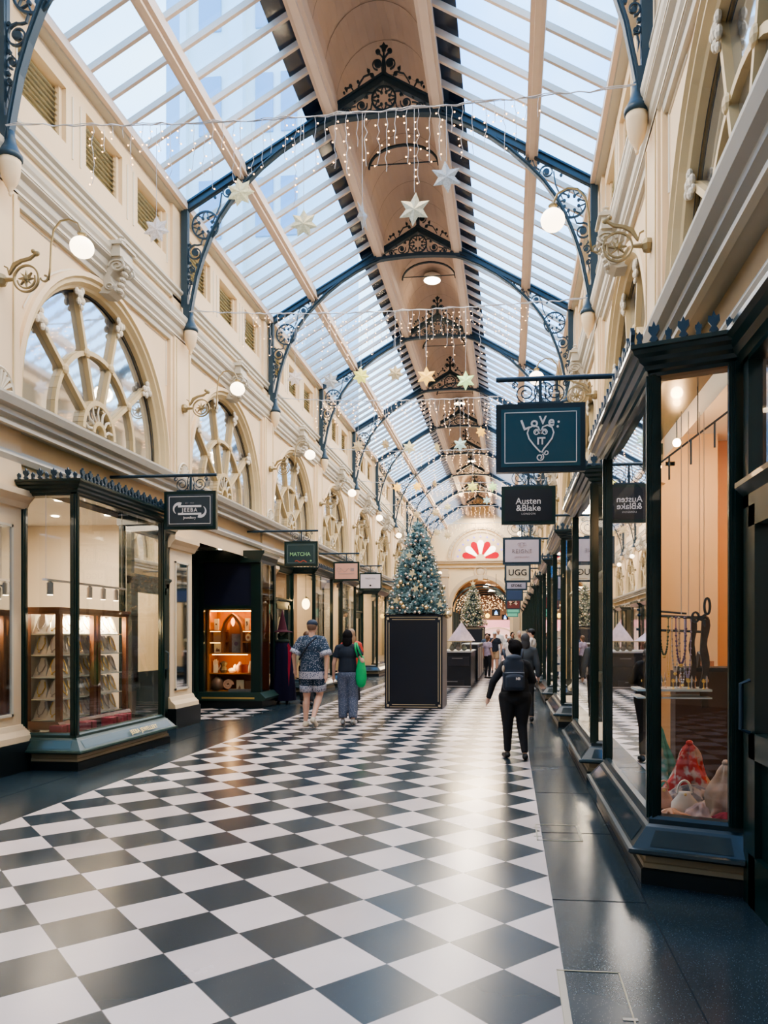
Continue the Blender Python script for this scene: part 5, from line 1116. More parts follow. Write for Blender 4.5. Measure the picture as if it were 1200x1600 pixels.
# ------------------------------------------------------------------ jewellery window contents
k = thing('jewellery_cabinet', 'brown wooden glazed cabinet filled with necklace busts inside the jewellery window', 'cabinet', (-5.62, 9.17, .42))
W2 = WOOD
m = MB(); m.box((-.22, -.80, 0), (.24, .80, .10)); m.ext([(-.2, .1), (.24, .1), (.27, .06), (.27, .03), (-.2, .03)], -.84, .84); m.obj('base', W2, k)
m = MB(); m.box((-.24, -.84, 1.44), (.26, .84, 1.48)); m.box((-.22, -.82, 1.40), (.24, .82, 1.44)); m.obj('cornice', W2, k)
for x, y in ((.21, -.77), (.21, -.04), (.21, .06), (.21, .77), (-.2, -.77), (-.2, .77)): MB().box((x-.03, y-.03, .1), (x+.03, y+.03, 1.40)).obj('post', W2, k)
for z in (.10, .35, .62, .89, 1.15): MB().box((-.19, -.74, z), (.18, .74, z+.012)).obj('glass_shelf', mat('shelf glass', (.75, .85, .82), .1, spec=.8), k)
for x, y in ((-.15, -.7), (.17, -.7), (.17, .7), (-.15, .7)): MB().lathe([(.04, -.06), (.06, -.03), (.04, 0)], (x, y, 0), 8).obj('foot', W2, k)
MB().box((-.22, -.77, .1), (-.20, .77, 1.4)).obj('back_panel', mat('cream silk', (.80, .70, .55), .6), k)
def bust_meshes():
    b = MB(); b.add([(.02, -.085, 0), (.02, .085, 0), (-.02, .075, .10), (-.035, .05, .17), (-.05, .025, .235), (-.05, -.025, .235), (-.035, -.05, .17), (-.02, -.075, .10)], [tuple(range(8))])
    n = 8; b.v += [(x-.035, y, z) for x, y, z in b.v]; b.f += [tuple(range(15, 7, -1))]+[(i, (i+1) % n, n+(i+1) % n, n+i) for i in range(n)]
    c = MB(); c.tube([(-.040, -.032, .21), (-.02, -.05, .14), (.012, -.03, .07), (.022, 0, .05), (.012, .03, .07), (-.02, .05, .14), (-.040, .032, .21)], .007, 5); c.ball((.03, 0, .04), .014, 6, 4)
    return b.mesh('necklace_bust', DOVE), c.mesh('necklace', GOLD), c.mesh('necklace', mat('pearl grey', (.55, .5, .45), .3, metal=.3))
bm_, n1, n2 = bust_meshes()
rows = ['bottom', 'second', 'middle', 'fourth', 'top']
for j, z in enumerate((.112, .362, .632, .902, 1.162)):
    for i in range(8):
        y = -.50+i*.158+(.03 if i > 2 else 0)
        o = bpy.data.objects.new('necklace_bust', bm_); COL.objects.link(o); o.location = (-5.62+.11, 9.17+y, .42+z); tag(o, 'cream linen necklace bust on the %s shelf of the wooden jewellery cabinet' % rows[j], 'necklace bust', 'busts on the %s shelf of the jewellery cabinet' % rows[j])
        if j == 4: o.scale = (1, 1.0, .98)
        c = bpy.data.objects.new('necklace', n1 if (i+j) % 3 else n2); COL.objects.link(c); c.parent = o
for j, z in enumerate((.112, .362, .632, .902, 1.162)):
    for i in range(2):
        o = bpy.data.objects.new('necklace_bust', bm_); COL.objects.link(o); o.location = (-5.62-.09+i*.17, 9.17-.68, .42+z); o.rotation_euler = (0, 0, -pi/2); tag(o, 'cream necklace bust turned to the near glass end of the cabinet, %s shelf' % rows[j], 'necklace bust', 'busts at the near end of the cabinet, %s shelf' % rows[j])
        c = bpy.data.objects.new('necklace', n1 if (i+j) % 2 else n2); COL.objects.link(c); c.parent = o
lamp('AREA', (-5.47, 9.17, 1.80), 30, (1, .85, .62), .1, (0, .5, 0), 1.4)
for i, (y, x) in enumerate([(8.35, -5.35), (8.75, -5.28), (9.3, -5.25), (9.65, -5.3)]):
    o = bx(.16, .22, .12).obj('gift_box', mat('raspberry paper', (.50, .06, .11), .6), None, False, (x, y, .365)); MB().box((-.082, -.015, 0), (.082, .015, .123)).obj('ribbon', mat('dark red ribbon', (.25, .02, .04), .5), o); tag(o, ['first', 'second', 'third', 'fourth'][i]+' raspberry red gift box from the camera, on the jewellery window floor', 'gift box', 'gift boxes in the jewellery window')
k = thing('track_light', 'white ceiling track with spotlights above the jewellery cabinet', 'track light', (-5.38, 8.9, 2.2)); MB().box((-.015, -.85, 0), (.015, 1.0, .025)).obj('rail', WHITE, k)
for i, y in enumerate((-.72, .1, .42, .74)):
    h2 = MB().lathe([(.035, -.16), (.035, -.02), (.01, 0)], (0, y, 0), 10).obj('spotlight', WHITE, k); MB().lathe([(.03, -.165), (.03, -.16)], (0, y, 0), 10).obj('lens', DOWNL, h2)
for y in (-.8, .9): MB().tube([(0, y, .02), (0, y, 1.28)], .004, 4).obj('suspension_wire', WIRE, k)

# ------------------------------------------------------------------ accessory window contents, right
XR0 = 1.15
k = thing('display_rail', 'hanging black display rail with glass shelf inside the near accessory window', 'display rail', (1.22, 5.35, 1.18))
m = MB(); m.tube([(-.32, 0, .52), (.16, 0, .50)], .010, 6); m.tube([(-.32, .05, .42), (.18, .05, .40)], .010, 6); m.tube([(-.32, .02, .56), (.02, .02, .53)], .008, 6); m.obj('rail', IRON, k)
m = MB(); m.box((-.34, -.12, -.01), (.16, .16, .005)); m.box((-.34, -.12, -.06), (.16, .16, -.05)); m.obj('glass_shelf', MATS['shelf glass'], k)
m = MB()
for x, y in ((-.02, 0), (.03, 0), (.11, .02), (.14, .02)): m.tube([(x, y, .5), (x, y, 1.95)], .003, 3)
m.obj('cord', WIRE, k)
def necklace(label, x, z, L, w_, m, r_=.008, y=5.33):
    b = MB(); P = []
    for i in range(25):
        a = pi*i/24; P.append((x-w_*math.cos(a), y, z-L*math.sin(a)**.7))
    o = MB(); n = 0
    for p in P: o.ball((p[0]-x, 0, p[2]-z), r_, 6, 4)
    o.tube([(p[0]-x, 0, p[2]-z) for p in P], r_*.4, 4)
    q = o.obj('necklace', m, None, True, (x, y, z)); tag(q, label, 'necklace', 'necklaces on the display rail')
    MB().ball((0, 0, -L-.012), r_*1.6, 6, 4).obj('pendant', GOLD, q)
necklace('dark green bead necklace at the left end of the display rail', 1.08, 1.68, .26, .028, mat('green beads', (.05, .12, .07), .3))
necklace('thin gold chain necklace with a ring, beside the green beads', 1.11, 1.68, .40, .012, GOLD, .004)
necklace('grey pearl necklace hanging next to the gold chain', 1.155, 1.68, .38, .022, MATS['pearl grey'])
necklace('purple bead necklace at the centre of the display rail', 1.19, 1.68, .32, .035, mat('purple beads', (.16, .10, .22), .3), .009, 5.31)
necklace('long silver bead necklace at the centre of the display rail', 1.205, 1.68, .46, .02, mat('silver beads', (.55, .55, .6), .25, metal=.6), .007)
necklace('lilac crystal necklace to the right on the display rail', 1.24, 1.68, .42, .022, mat('lilac beads', (.45, .38, .55), .3))
for i, (x, w_, L, lb) in enumerate([(1.28, .035, .50, 'narrow dark lace scarf hanging from the display rail'), (1.36, .05, .62, 'wide dark lace scarf hanging at the right end of the display rail')]):
    b = MB(); n = 14
    for q in range(2):
        pass
    pts = [(math.sin(j*.9+i)*.008, -j*L/n) for j in range(n+1)]; b.rib(pts, [w_*(1+.15*math.sin(j*1.3)) for j in range(n+1)], 0, .02)
    o = b.obj('lace_scarf', mat('dark taupe lace', (.07, .055, .05), .9, var=.6, scale=40), None, False, (x, 5.35, 1.67)); tag(o, lb, 'scarf')
    MB().tube([(-w_/2, 0, .0), (0, 0, .02), (w_/2, 0, 0)], .012, 5).obj('knot', MATS['dark taupe lace'], o)
k = thing('giant_scissors', 'oversized black ornamental scissors hooked on the display rail', 'scissors', (1.30, 5.27, 1.66)); k.scale = (.75, .75, .75); m = MB(); m.rib([(.05*math.cos(a*pi/8)*.5+.075, .13+.075*math.sin(a*pi/8)) for a in range(16)], .02, 0, .02, True); m.obj('upper_handle', IRON, k)
m = MB(); m.rib([(.03*math.cos(a*pi/8)-.03, .03+.045*math.sin(a*pi/8)) for a in range(16)], .018, 0, .02, True); m.obj('lower_handle', IRON, k); m = MB(); m.rib([(.07, .06), (.03, .03), (-.14, .02)], [.02, .03, .01], 0, .012); m.rib([(-.02, .02), (.05, .0), (.06, -.06)], [.02, .03, .012], .01, .012); m.obj('blade', IRON, k)
random.seed(9)
for i in range(14):
    x = .92+i*.034; o = MB().lathe([(.012, 0), (.004, .01), (.004, .04), (.012, .05), (.002, .07+.02*(i % 3))], n=6).obj('ring_stand', [GOLD, MATS['silver beads'], BR][i % 3], None, False, (x, 5.3+.05*((i*7) % 3-1), 1.187)); MB().rib(circ(0, .055, .012, 8)[:-1], .004, 0, .006, True).obj('ring', GOLD, o); tag(o, 'tiny %s ring stand on the glass shelf of the accessory window' % ['gold', 'silver', 'rose'][i % 3], 'ring stand', '%s ring stands on the glass shelf' % ['gold', 'silver', 'rose'][i % 3])
k = thing('side_shelf', 'dark ledge on a brown dado behind the accessory display', 'ledge', (1.50, 5.9, 0)); MB().box((-.18, -.1, 1.28), (.24, .22, 1.31)).obj('ledge_board', DARK, k); MB().box((-.22, 0, .38), (.24, .18, 1.28)).obj('dado', mat('brown dado', (.09, .05, .035), .5, var=.4, scale=4), k)
o = MB().add([(-.07, -.05, 0), (.07, -.05, 0), (.07, .06, 0), (-.07, .06, 0), (-.05, -.03, .10), (-.02, -.03, .13), (.05, .05, .03), (-.05, .05, .12)], [(0, 1, 2, 3), (0, 1, 6, 4), (4, 5, 6), (0, 3, 7, 4), (1, 2, 6), (3, 2, 6, 7), (4, 5, 7)]).obj('open_case', mat('black leather', (.03, .02, .02), .4), None, False, (1.50, 5.88, 1.311)); MB().box((-.05, -.055, .01), (.05, -.05, .05)).obj('lining', BR, o); tag(o, 'small open dark leather case on the ledge', 'case')
def cloth(label, cat, name, c, m, w_, h, seed, lean=0, rings=12, pat=None, flare=1.0, knot=True):
    random.seed(seed); b = MB(); n = 20; vs = []; fs = []; n = 36
    ph = [random.uniform(0, 6) for _ in range(4)]
    for i in range(rings+1):
        t = i/rings; rr = w_*((1-t)**.7*flare+.10)
        for k2 in range(n):
            a = 2*pi*k2/n; f = 1+.30*math.sin(a*5+ph[0]+t*3)*(1-t*.4)+.17*math.sin(a*9+ph[1]-t*2)+.16*math.sin(t*9+ph[2]+a*2)+.07*math.sin(a*14+ph[3])
            vs.append((rr*f*math.cos(a)+lean*t, rr*f*math.sin(a)*.75, h*t))
    for i in range(rings):
        for k2 in range(n): fs.append((i*n+k2, i*n+(k2+1) % n, (i+1)*n+(k2+1) % n, (i+1)*n+k2))
    fs.append(tuple(rings*n+k2 for k2 in range(n))); b.add(vs, fs); o = b.obj(name, m, None, True, c); tag(o, label, cat)
    if knot: MB().ball((lean, 0, h), (w_*.18, w_*.18, w_*.16), 8, 5).obj('peak_knot', m, o, True)
    return o
cloth('teal checked scarf draped in a tall peak, behind the post of the accessory window', 'scarf', 'draped_scarf', (1.12, 5.75, .365), pattern_mat('teal check', (.08, .34, .30), (.35, .45, .42), 9, .44, 'noise'), .12, .52, 1)
cloth('red and cream patterned scarf draped in a peak at the centre of the window', 'scarf', 'draped_scarf', (1.28, 5.45, .365), pattern_mat('red check', (.55, .05, .04), (.6, .45, .38), 12, .46, 'noise'), .15, .42, 2)
cloth('long cream fringed shawl draped over a stand at the far side of the window', 'shawl', 'draped_shawl', (1.40, 4.98, .365), mat('cream wool', (.55, .42, .33), .95, var=.35, scale=14), .15, .36, 3, flare=.9)
cloth('tartan grey scarf heap behind the white handbag', 'scarf', 'scarf_heap', (1.24, 5.22, .365), pattern_mat('grey tartan', (.10, .09, .10), (.35, .28, .25), 14, .5, 'noise'), .20, .17, 4, flare=1.1, knot=False)
cloth('brown fur scarf heap on the floor of the accessory window', 'scarf', 'scarf_heap', (1.10, 5.15, .365), mat('brown fur', (.14, .07, .05), .95, var=.5, scale=25), .12, .08, 6, knot=False)
cloth('lavender grey woolly scarf heap at the front of the accessory window', 'scarf', 'scarf_heap', (1.25, 4.98, .365), mat('lavender wool', (.42, .32, .33), .95, var=.4, scale=25), .12, .10, 7, knot=False)
cloth('dark raspberry scarf heap at the front right of the window', 'scarf', 'scarf_heap', (1.36, 4.85, .365), mat('raspberry wool', (.30, .04, .08), .9), .10, .07, 8, knot=False)
def bag(label, c, m, w_, h):
    b = MB(); b.lathe([(w_*.7, 0), (w_, h*.3), (w_*.95, h*.6), (w_*.45, h*.95), (w_*.5, h*1.05)], n=14, sy=.55); o = b.obj('handbag', m, None, True, c); tag(o, label, 'handbag'); MB().tube([(w_*.5*math.cos(pi*i/10), 0, h+w_*.9*math.sin(pi*i/10)) for i in range(11)], .008, 5).obj('strap', m, o); MB().ball((0, -w_*.2, h*.95), .012, 6, 4).obj('clasp', GOLD, o)
bag('cream white slouchy handbag in the middle of the scarves', (1.15, 5.03, .365), mat('white leather', (.80, .74, .66), .4), .09, .15)
bag('salmon pink handbag standing by the corner post', (1.43, 4.80, .365), mat('pink leather', (.72, .30, .26), .5), .05, .19)
bag('small tan and pink handbag behind the corner post, left of the white one', (1.03, 5.1, .365), mat('tan leather', (.65, .35, .22), .5), .06, .16)
for i, (x, y, z) in enumerate([(1.40, 6.4, 3.18), (1.24, 6.4, 2.98)]):
    k = thing('pendant_bulb', ('upper' if i == 0 else 'lower')+' glowing orange bulb hanging in the accessory window', 'pendant bulb', (x, y, z)); MB().ball((0, 0, 0), .035, 10, 7).obj('bulb', mat('warm filament glow', (1, .6, .25), .4, emis=(1, .55, .22), es=22), k, True); MB().tube([(0, 0, .03), (0, 0, 3.5-z)], .004, 4).obj('cord', IRON, k); lamp('POINT', (x, y, z-.08), 6, (1, .6, .3), .05)
k = thing('ceiling_rack', 'thin dark ladder-like rack under the ceiling of the accessory window', 'rack', (1.35, 5.4, 3.0)); m = MB()
m.tube([(-.22, .6, -.12), (.2, -.35, .12)], .008, 5)
for t in (.2, .45, .7): m.tube([(-.22+.42*t, .6-.95*t, -.12+.24*t), (-.22+.42*t, .6-.95*t, -.3+.24*t)], .008, 5)
m.tube([(0, .1, 0), (0, .1, .49)], .004, 4); m.obj('rack_bar', IRON, k)
k = thing('pendant_lamp', 'glowing amber pendant lamp inside the window beyond the witch mannequin', 'pendant lamp', (-5.45, 19.4, 2.42)); MB().ball((0, 0, 0), (.11, .11, .15), 12, 8).obj('shade', mat('amber shade glow', (1, .7, .35), .4, emis=(1, .66, .30), es=5), k, True); MB().tube([(0, 0, .15), (0, 0, 1.0)], .006, 4).obj('cord', IRON, k); MB().lathe([(.02, .13), (.07, .15), (.02, .2)], n=8).obj('lamp_cap', BRASS, k)

cloth('blue grey knitted scarf heap behind the teal peak', 'scarf', 'scarf_heap', (1.35, 5.95, .365), mat('blue grey wool', (.16, .22, .28), .95, var=.4, scale=25), .16, .16, 12, knot=False)
cloth('peach silk scarf heap at the left front corner of the accessory window', 'scarf', 'scarf_heap', (1.04, 4.93, .365), mat('peach silk', (.70, .42, .30), .6, var=.2), .10, .07, 13, knot=False)
cloth('black and white plaid scarf heap at the foot of the red peak', 'scarf', 'scarf_heap', (1.34, 5.2, .365), pattern_mat('plaid wool', (.6, .55, .5), (.06, .06, .07), 16, .5, 'noise'), .13, .13, 14, knot=False)
b = MB(); b.box((-.34, -.55, 0), (.30, .50, .012)); o = b.obj('linen_cloth', mat('oat linen', (.60, .48, .36), .9, var=.15, scale=8), None, False, (1.22, 5.35, .3605)); tag(o, 'oat coloured linen cloth spread under the scarves and handbags', 'cloth'); MB().box((-.34, -.56, 0), (.30, -.55, .013)).obj('hem', mat('oat hem', (.45, .35, .26), .9), o)

# ------------------------------------------------------------------ figures
def limb(mb, p0, p1, r0, r1, ends=(1, 1), n=14, fl=1.0):
    p0, p1 = Vector(p0), Vector(p1); mb.tube([p0, p1], [r0, r1], n)
    if ends[0]: mb.ball(p0, r0*.99, 12, 8)
    if ends[1]: mb.ball(p1, r1*.99, 12, 8)
def remesh(mb, name, m, parent, vox, smooth_it=4):
    me = mb.mesh('tmp', m, recalc=True); t = bpy.data.objects.new('tmp', me); COL.objects.link(t)
    a = t.modifiers.new('r', 'REMESH'); a.mode = 'VOXEL'; a.voxel_size = vox; a.use_smooth_shade = True
    b = t.modifiers.new('s', 'SMOOTH'); b.iterations = smooth_it; b.factor = .5
    dg = bpy.context.evaluated_depsgraph_get(); nm = bpy.data.meshes.new_from_object(t.evaluated_get(dg)); bpy.data.objects.remove(t)
    nm.materials.clear(); nm.materials.append(m); nm.shade_smooth()
    o = bpy.data.objects.new(name, nm); COL.objects.link(o)
    if parent: o.parent = parent
    return o
BASE = dict(pelvis=(0, 0, .93), hipL=(-.09, 0, .91), hipR=(.09, 0, .91), kneeL=(-.10, .02, .50), kneeR=(.10, .02, .50), ankL=(-.10, -.02, .085), ankR=(.10, -.02, .085), toeL=(-.115, .15, .03), toeR=(.115, .15, .03),
            neck=(0, -.01, 1.46), head=(0, .01, 1.63), shL=(-.17, -.01, 1.41), shR=(.17, -.01, 1.41), elL=(-.24, -.03, 1.14), elR=(.24, -.03, 1.14), wrL=(-.26, .03, .89), wrR=(.26, .03, .89))
def person(label, loc, rz, H, pose=None, fat=1.0, hips=1.0, top=None, sleeve='short', bottom=None, leg='long', shoe=None, hair=None, hairstyle='short', hat=None, skin=SKIN, vox=.013, topm=None, extra=None, bwide=1.0, hem=.90, group=None):
    J = dict(BASE); J.update(pose or {}); k = H/1.75; J = {a: Vector(b)*k for a, b in J.items()}
    b = MB(); hd = J['head']
    b.ball(hd, (.075*k, .095*k, .112*k), 16, 12); b.ball(hd+Vector((0, .025*k, -.05*k)), (.055*k, .062*k, .062*k)); limb(b, hd+Vector((0, .095*k, .005*k)), hd+Vector((0, .112*k, -.022*k)), .009*k, .014*k)
    for s in (-1, 1): b.ball(hd+Vector((s*.076*k, -.005*k, -.01*k)), (.012*k, .02*k, .03*k), 8, 6)
    limb(b, hd+Vector((0, -.015*k, -.05*k)), J['neck']-Vector((0, 0, .03*k)), .052*k, .060*k)
    def torso(b, g, low=True):
        pv = J['pelvis']; ch = (J['shL']+J['shR'])/2; mid = pv.lerp(ch, .5)
        b.ball(ch-Vector((0, 0, .10*k)), ((.165*fat+g)*k, (.110*fat+g)*k, .17*k), 16, 10); b.ball(mid, ((.145*fat+g)*k, (.108*fat+g)*k, .19*k), 16, 10)
        for s, key in ((-1, 'shL'), (1, 'shR')): limb(b, ch+Vector((s*.06*k, 0, .02*k)), J[key], (.062+g)*k, (.055*fat**.5+g)*k)
        if low: b.ball(pv+Vector((0, 0, .0)), ((.165*fat+g)*k, (.120*fat+g)*k, .13*k), 16, 10)
    torso(b, 0)
    for s in 'LR':
        sg = -1 if s == 'L' else 1
        limb(b, J['sh'+s], J['el'+s], .048*fat**.5*k, .039*k); limb(b, J['el'+s], J['wr'+s], .039*k, .026*k)
        f = (J['wr'+s]-J['el'+s]).normalized(); pm = J['wr'+s]+f*.05*k; limb(b, J['wr'+s], pm, .027*k, .034*k); side_v = Vector((0, 1, 0)) if abs(f.z) > .5 else Vector((0, 0, 1)); fw = (side_v-f*side_v.dot(f)).normalized()
        inw = f.cross(fw).normalized()
        for q, L in ((-1.5, .058), (-.5, .070), (.5, .075), (1.5, .068)):
            st = pm+fw*q*.017*k+f*.02*k; md = st+f*L*.55*k; en = md+(f*.8+(pelv_dir(J, pm, inw))*.5).normalized()*L*.5*k
            b.tube([st, md, en], [.0095*k, .009*k, .007*k], 6)
        th = pm+fw*.03*k; b.tube([J['wr'+s]+f*.015*k+fw*.018*k, th+f*.005*k+fw*.012*k, th+f*.045*k+fw*.018*k], [.013*k, .011*k, .008*k], 6)
        limb(b, J['hip'+s], J['knee'+s], .083*fat*k, .055*fat**.5*k); kn = J['knee'+s]; an = J['ank'+s]; cf = kn.lerp(an, .3)+Vector((0, -.012*k, 0)); limb(b, kn, cf, .052*k, .056*fat**.5*k); limb(b, cf, an, .054*fat**.5*k, .032*k)
        limb(b, an-Vector((0, .02*k, .03*k)), J['toe'+s], .032*k, .024*k)
    body = remesh(b, 'person', skin, None, vox, 2); body.location = loc; body.rotation_euler = (0, 0, rz); tag(body, label, 'person', group)
    for s in (-1, 1): MB().ball(hd+Vector((s*.030*k, .088*k, .012*k)), (.011*k, .008*k, .007*k), 8, 5).obj('eye', mat('eye dark', (.04, .03, .03), .3), body, True)
    MB().ball(hd+Vector((0, .083*k, -.058*k)), (.022*k, .012*k, .006*k), 8, 5).obj('mouth', mat('lips', (.40, .14, .12), .5), body, True)
    if top:
        t = MB(); torso(t, .016, False); pv = J['pelvis']; t.tube([J['pelvis']+Vector((0, 0, (hem-.93)*k)), J['pelvis']+Vector((0, 0, .22*k))], [1, 1], 4) if False else None
        hz = Vector((J['pelvis'].x, J['pelvis'].y, hem*k)); up = J['pelvis'].lerp((J['shL']+J['shR'])/2, .55)
        vs = []; n = 20
        for cc, rx, ry in ((hz, .178*fat*bwide, .135*fat), (hz+Vector((0, 0, .10*k)), .170*fat*bwide, .130*fat), (up, .158*fat, .120*fat)):
            vs += [(cc.x+rx*k*math.cos(2*pi*i/n), cc.y+ry*k*math.sin(2*pi*i/n), cc.z) for i in range(n)]
        t.add(vs, [(i, (i+1) % n, n+(i+1) % n, n+i) for i in range(n)]+[(n+i, n+(i+1) % n, 2*n+(i+1) % n, 2*n+i) for i in range(n)]+[tuple(range(n-1, -1, -1)), tuple(range(2*n, 3*n))])
        for s in 'LR':
            if sleeve == 'long': limb(t, J['sh'+s], J['el'+s], .068*fat**.5*k, .056*k); limb(t, J['el'+s], J['wr'+s], .056*k, .040*k, (1, 0))
            elif sleeve == 'short': e = J['sh'+s].lerp(J['el'+s], .62); limb(t, J['sh'+s], e, .068*fat**.5*k, .070*fat**.5*k, (1, 0))
            elif sleeve == 'wide': e = J['sh'+s].lerp(J['el'+s], .85); limb(t, J['sh'+s], e, .074*fat**.5*k, .088*fat**.5*k, (1, 0))
        limb(t, J['neck']-Vector((0, 0, .06*k)), J['neck']+Vector((0, 0, .012*k)), .085*k, .064*k, (0, 0)); remesh(t, topm or 'shirt', top, body, vox, 2)
    if bottom:
        t = MB(); t.ball(J['pelvis'], (.180*fat*hips*k, .134*fat*hips*k, .135*k), 16, 10)
        for s in 'LR':
            if leg == 'long': limb(t, J['hip'+s], J['knee'+s], .097*fat*hips*k, .070*fat*k); limb(t, J['knee'+s], J['ank'+s]+Vector((0, 0, .02*k)), .070*fat*k, .050*k, (1, 0))
            elif leg == 'wide': limb(t, J['hip'+s], J['knee'+s], .104*fat*k, .098*fat*k); limb(t, J['knee'+s], J['ank'+s]+Vector((0, 0, .03*k)), .098*fat*k, .082*k, (1, 0))
            elif leg == 'short': e = J['hip'+s].lerp(J['knee'+s], .80); limb(t, J['hip'+s], e, .102*fat*k, .098*fat*k, (1, 0))
            elif leg == 'skirt': pass
        if leg == 'skirt': limb(t, J['pelvis'], (J['kneeL']+J['kneeR'])/2-Vector((0, 0, .28*k)), .165*k, .21*k, (0, 0))
        remesh(t, {'short': 'shorts', 'skirt': 'skirt'}.get(leg, 'trousers'), bottom, body, vox, 2)
    if shoe:
        for s in 'LR':
            t = MB(); an, to = J['ank'+s], J['toe'+s]; d = (to-an); limb(t, an-Vector((0, .03*k, .035*k)), to, .045*k, .036*k); limb(t, an-Vector((0, .0, .03*k)), an-Vector((0, 0, .012*k)), .043*k, .040*k); remesh(t, 'shoe', shoe, body, vox*.8, 2)
    if hair:
        t = MB()
        if hairstyle == 'short': t.ball(hd+Vector((0, -.016*k, .022*k)), (.083*k, .098*k, .105*k), 14, 10)
        elif hairstyle == 'long': t.ball(hd+Vector((0, -.018*k, .018*k)), (.092*k, .102*k, .112*k), 14, 10); t.ball(hd+Vector((0, -.05*k, -.09*k)), (.095*k, .07*k, .13*k), 14, 10)
        elif hairstyle == 'puffy': t.ball(hd+Vector((0, -.02*k, .03*k)), (.110*k, .112*k, .115*k), 14, 10); t.ball(hd+Vector((0, -.10*k, .03*k)), (.06*k, .05*k, .055*k)); t.ball(hd+Vector((.02*k, -.06*k, -.09*k)), (.065*k, .055*k, .07*k)); t.ball(hd+Vector((-.04*k, -.02*k, .10*k)), (.07*k, .07*k, .05*k))
        elif hairstyle == 'bun': t.ball(hd+Vector((0, -.016*k, .022*k)), (.088*k, .102*k, .108*k), 14, 10); t.ball(hd+Vector((0, -.085*k, .02*k)), (.05*k, .045*k, .05*k)); t.ball(hd+Vector((0, -.05*k, -.09*k)), (.06*k, .05*k, .07*k))
        remesh(t, 'hair', hair, body, vox*.8, 1)
    if hat:
        t = MB(); t.ball(hd+Vector((0, -.005*k, .055*k)), (.090*k, .108*k, .075*k), 14, 8); c = remesh(t, 'cap', hat, body, vox*.8, 1); t = MB(); t.ball(hd+Vector((0, .11*k, .045*k)), (.06*k, .065*k, .010*k), 12, 6); t.obj('brim', hat, c, True)
    return body, J, k
def pelv_dir(J, p, d):
    c = J['pelvis']; v = Vector((c.x-p.x, c.y-p.y, 0))
    return d if d.dot(v) > 0 else -d
FL = pattern_mat('navy floral print', (.018, .045, .085), (.42, .44, .50), 48, .30)
BORD = pattern_mat('pale border print', (.40, .40, .46), (.05, .08, .14), 40, .34)
TRP = pattern_mat('grey speckled trouser print', (.085, .11, .17), (.30, .32, .38), 60, .30)
NAVY = mat('navy jersey', (.012, .020, .035), .8); BLK = mat('black fabric', (.010, .012, .016), .8); HAIRB = mat('black hair', (.010, .009, .010), .85, spec=.2, bump=.5, scale=20); CANV = mat('cream canvas shoe', (.62, .56, .44), .7); SNK = mat('grey sneaker', (.42, .42, .40), .6); BLKS = mat('black shoe', (.015, .016, .018), .5)
# man with the floral shirt, walking away
man, J, k = person('man walking away in navy floral shirt and shorts with a navy cap', (-3.36, 12.35, 0), -.06, 1.83, dict(kneeL=(-.10, .03, .50), ankL=(-.11, .0, .085), toeL=(-.13, .15, .03), kneeR=(.10, .10, .53), ankR=(.085, -.20, .17), toeR=(.09, -.06, .045), elL=(-.29, -.06, 1.16), wrL=(-.31, .05, .93), elR=(.27, -.05, 1.13), wrR=(.25, -.04, .86)), fat=1.16, top=FL, sleeve='wide', bottom=FL, leg='short', shoe=CANV, hair=mat('shaved hair', (.20, .12, .08), .7), hat=mat('navy cap', (.015, .028, .055), .7), skin=SKIN2, vox=.011, hem=.80, bwide=1.05)
def band(parent, name, z0, z1, rx, ry, cx, cy, k, m, n=24):
    b = MB(); vs = []
    for z in (z0, z1): vs += [((cx+rx*math.cos(2*pi*i/n))*k, (cy+ry*math.sin(2*pi*i/n))*k, z*k) for i in range(n)]
    b.add(vs, [(i, (i+1) % n, n+(i+1) % n, n+i) for i in range(n)]); b.obj(name, m, parent, True)
band(man, 'shirt_border', .79, .91, .178*1.16*1.07, .135*1.18, 0, 0, k, BORD)
for s in 'LR':
    e0 = J['hip'+s].lerp(J['knee'+s], .55); e1 = J['hip'+s].lerp(J['knee'+s], .82); MB().tube([e0, e1], [.120*k, .119*k], 20).obj('shorts_border', BORD, man, True)
    e0 = J['sh'+s].lerp(J['el'+s], .62); e1 = J['sh'+s].lerp(J['el'+s], .87); MB().tube([e0, e1], [.096*k, .101*k], 18).obj('sleeve_border', BORD, man, True)
st = MB(); st.tube([Vector(p)*k for p in [(.10, -.085, 1.47), (.0, -.148, 1.36), (-.10, -.152, 1.22), (-.185, -.10, 1.10)]], .014, 6); st.obj('bag_strap', NAVY, man, True)
# woman with green tote
wm, J, k = person('woman in navy t-shirt and speckled grey trousers walking beside the man', (-2.83, 12.75, 0), .02, 1.66, dict(kneeL=(-.09, .05, .50), ankL=(-.09, .0, .09), toeL=(-.10, .14, .03), kneeR=(.09, .06, .50), ankR=(.11, -.05, .10), toeR=(.13, .09, .04), elL=(-.25, -.03, 1.14), wrL=(-.27, .03, .90), elR=(.29, -.08, 1.18), wrR=(.26, .08, 1.10)), fat=1.02, top=NAVY, sleeve='short', bottom=TRP, leg='wide', shoe=SNK, hair=HAIRB, hairstyle='long', skin=SKIN2, vox=.011, hem=.98)
tote = thing('tote_bag', 'bright green tote bag hanging from the shoulder of the woman', 'bag', (-2.83+.25, 12.70, .78))
b = MB(); b.lathe([(.04, -.12), (.08, -.07), (.10, .04), (.092, .18), (.06, .34), (.05, .42)], n=14, sy=.6); b.obj('bag_body', mat('bright green nylon', (.02, .42, .14), .55, var=.15, scale=8), tote, True)
b = MB(); b.tube([(-.05, -.03, .40), (-.09, -.06, .55), (-.10, -.02, .66)], .016, 6); b.tube([(.02, -.03, .40), (-.04, -.07, .56), (-.07, -.04, .66)], .014, 6); b.obj('handle', MATS['bright green nylon'], tote, True)
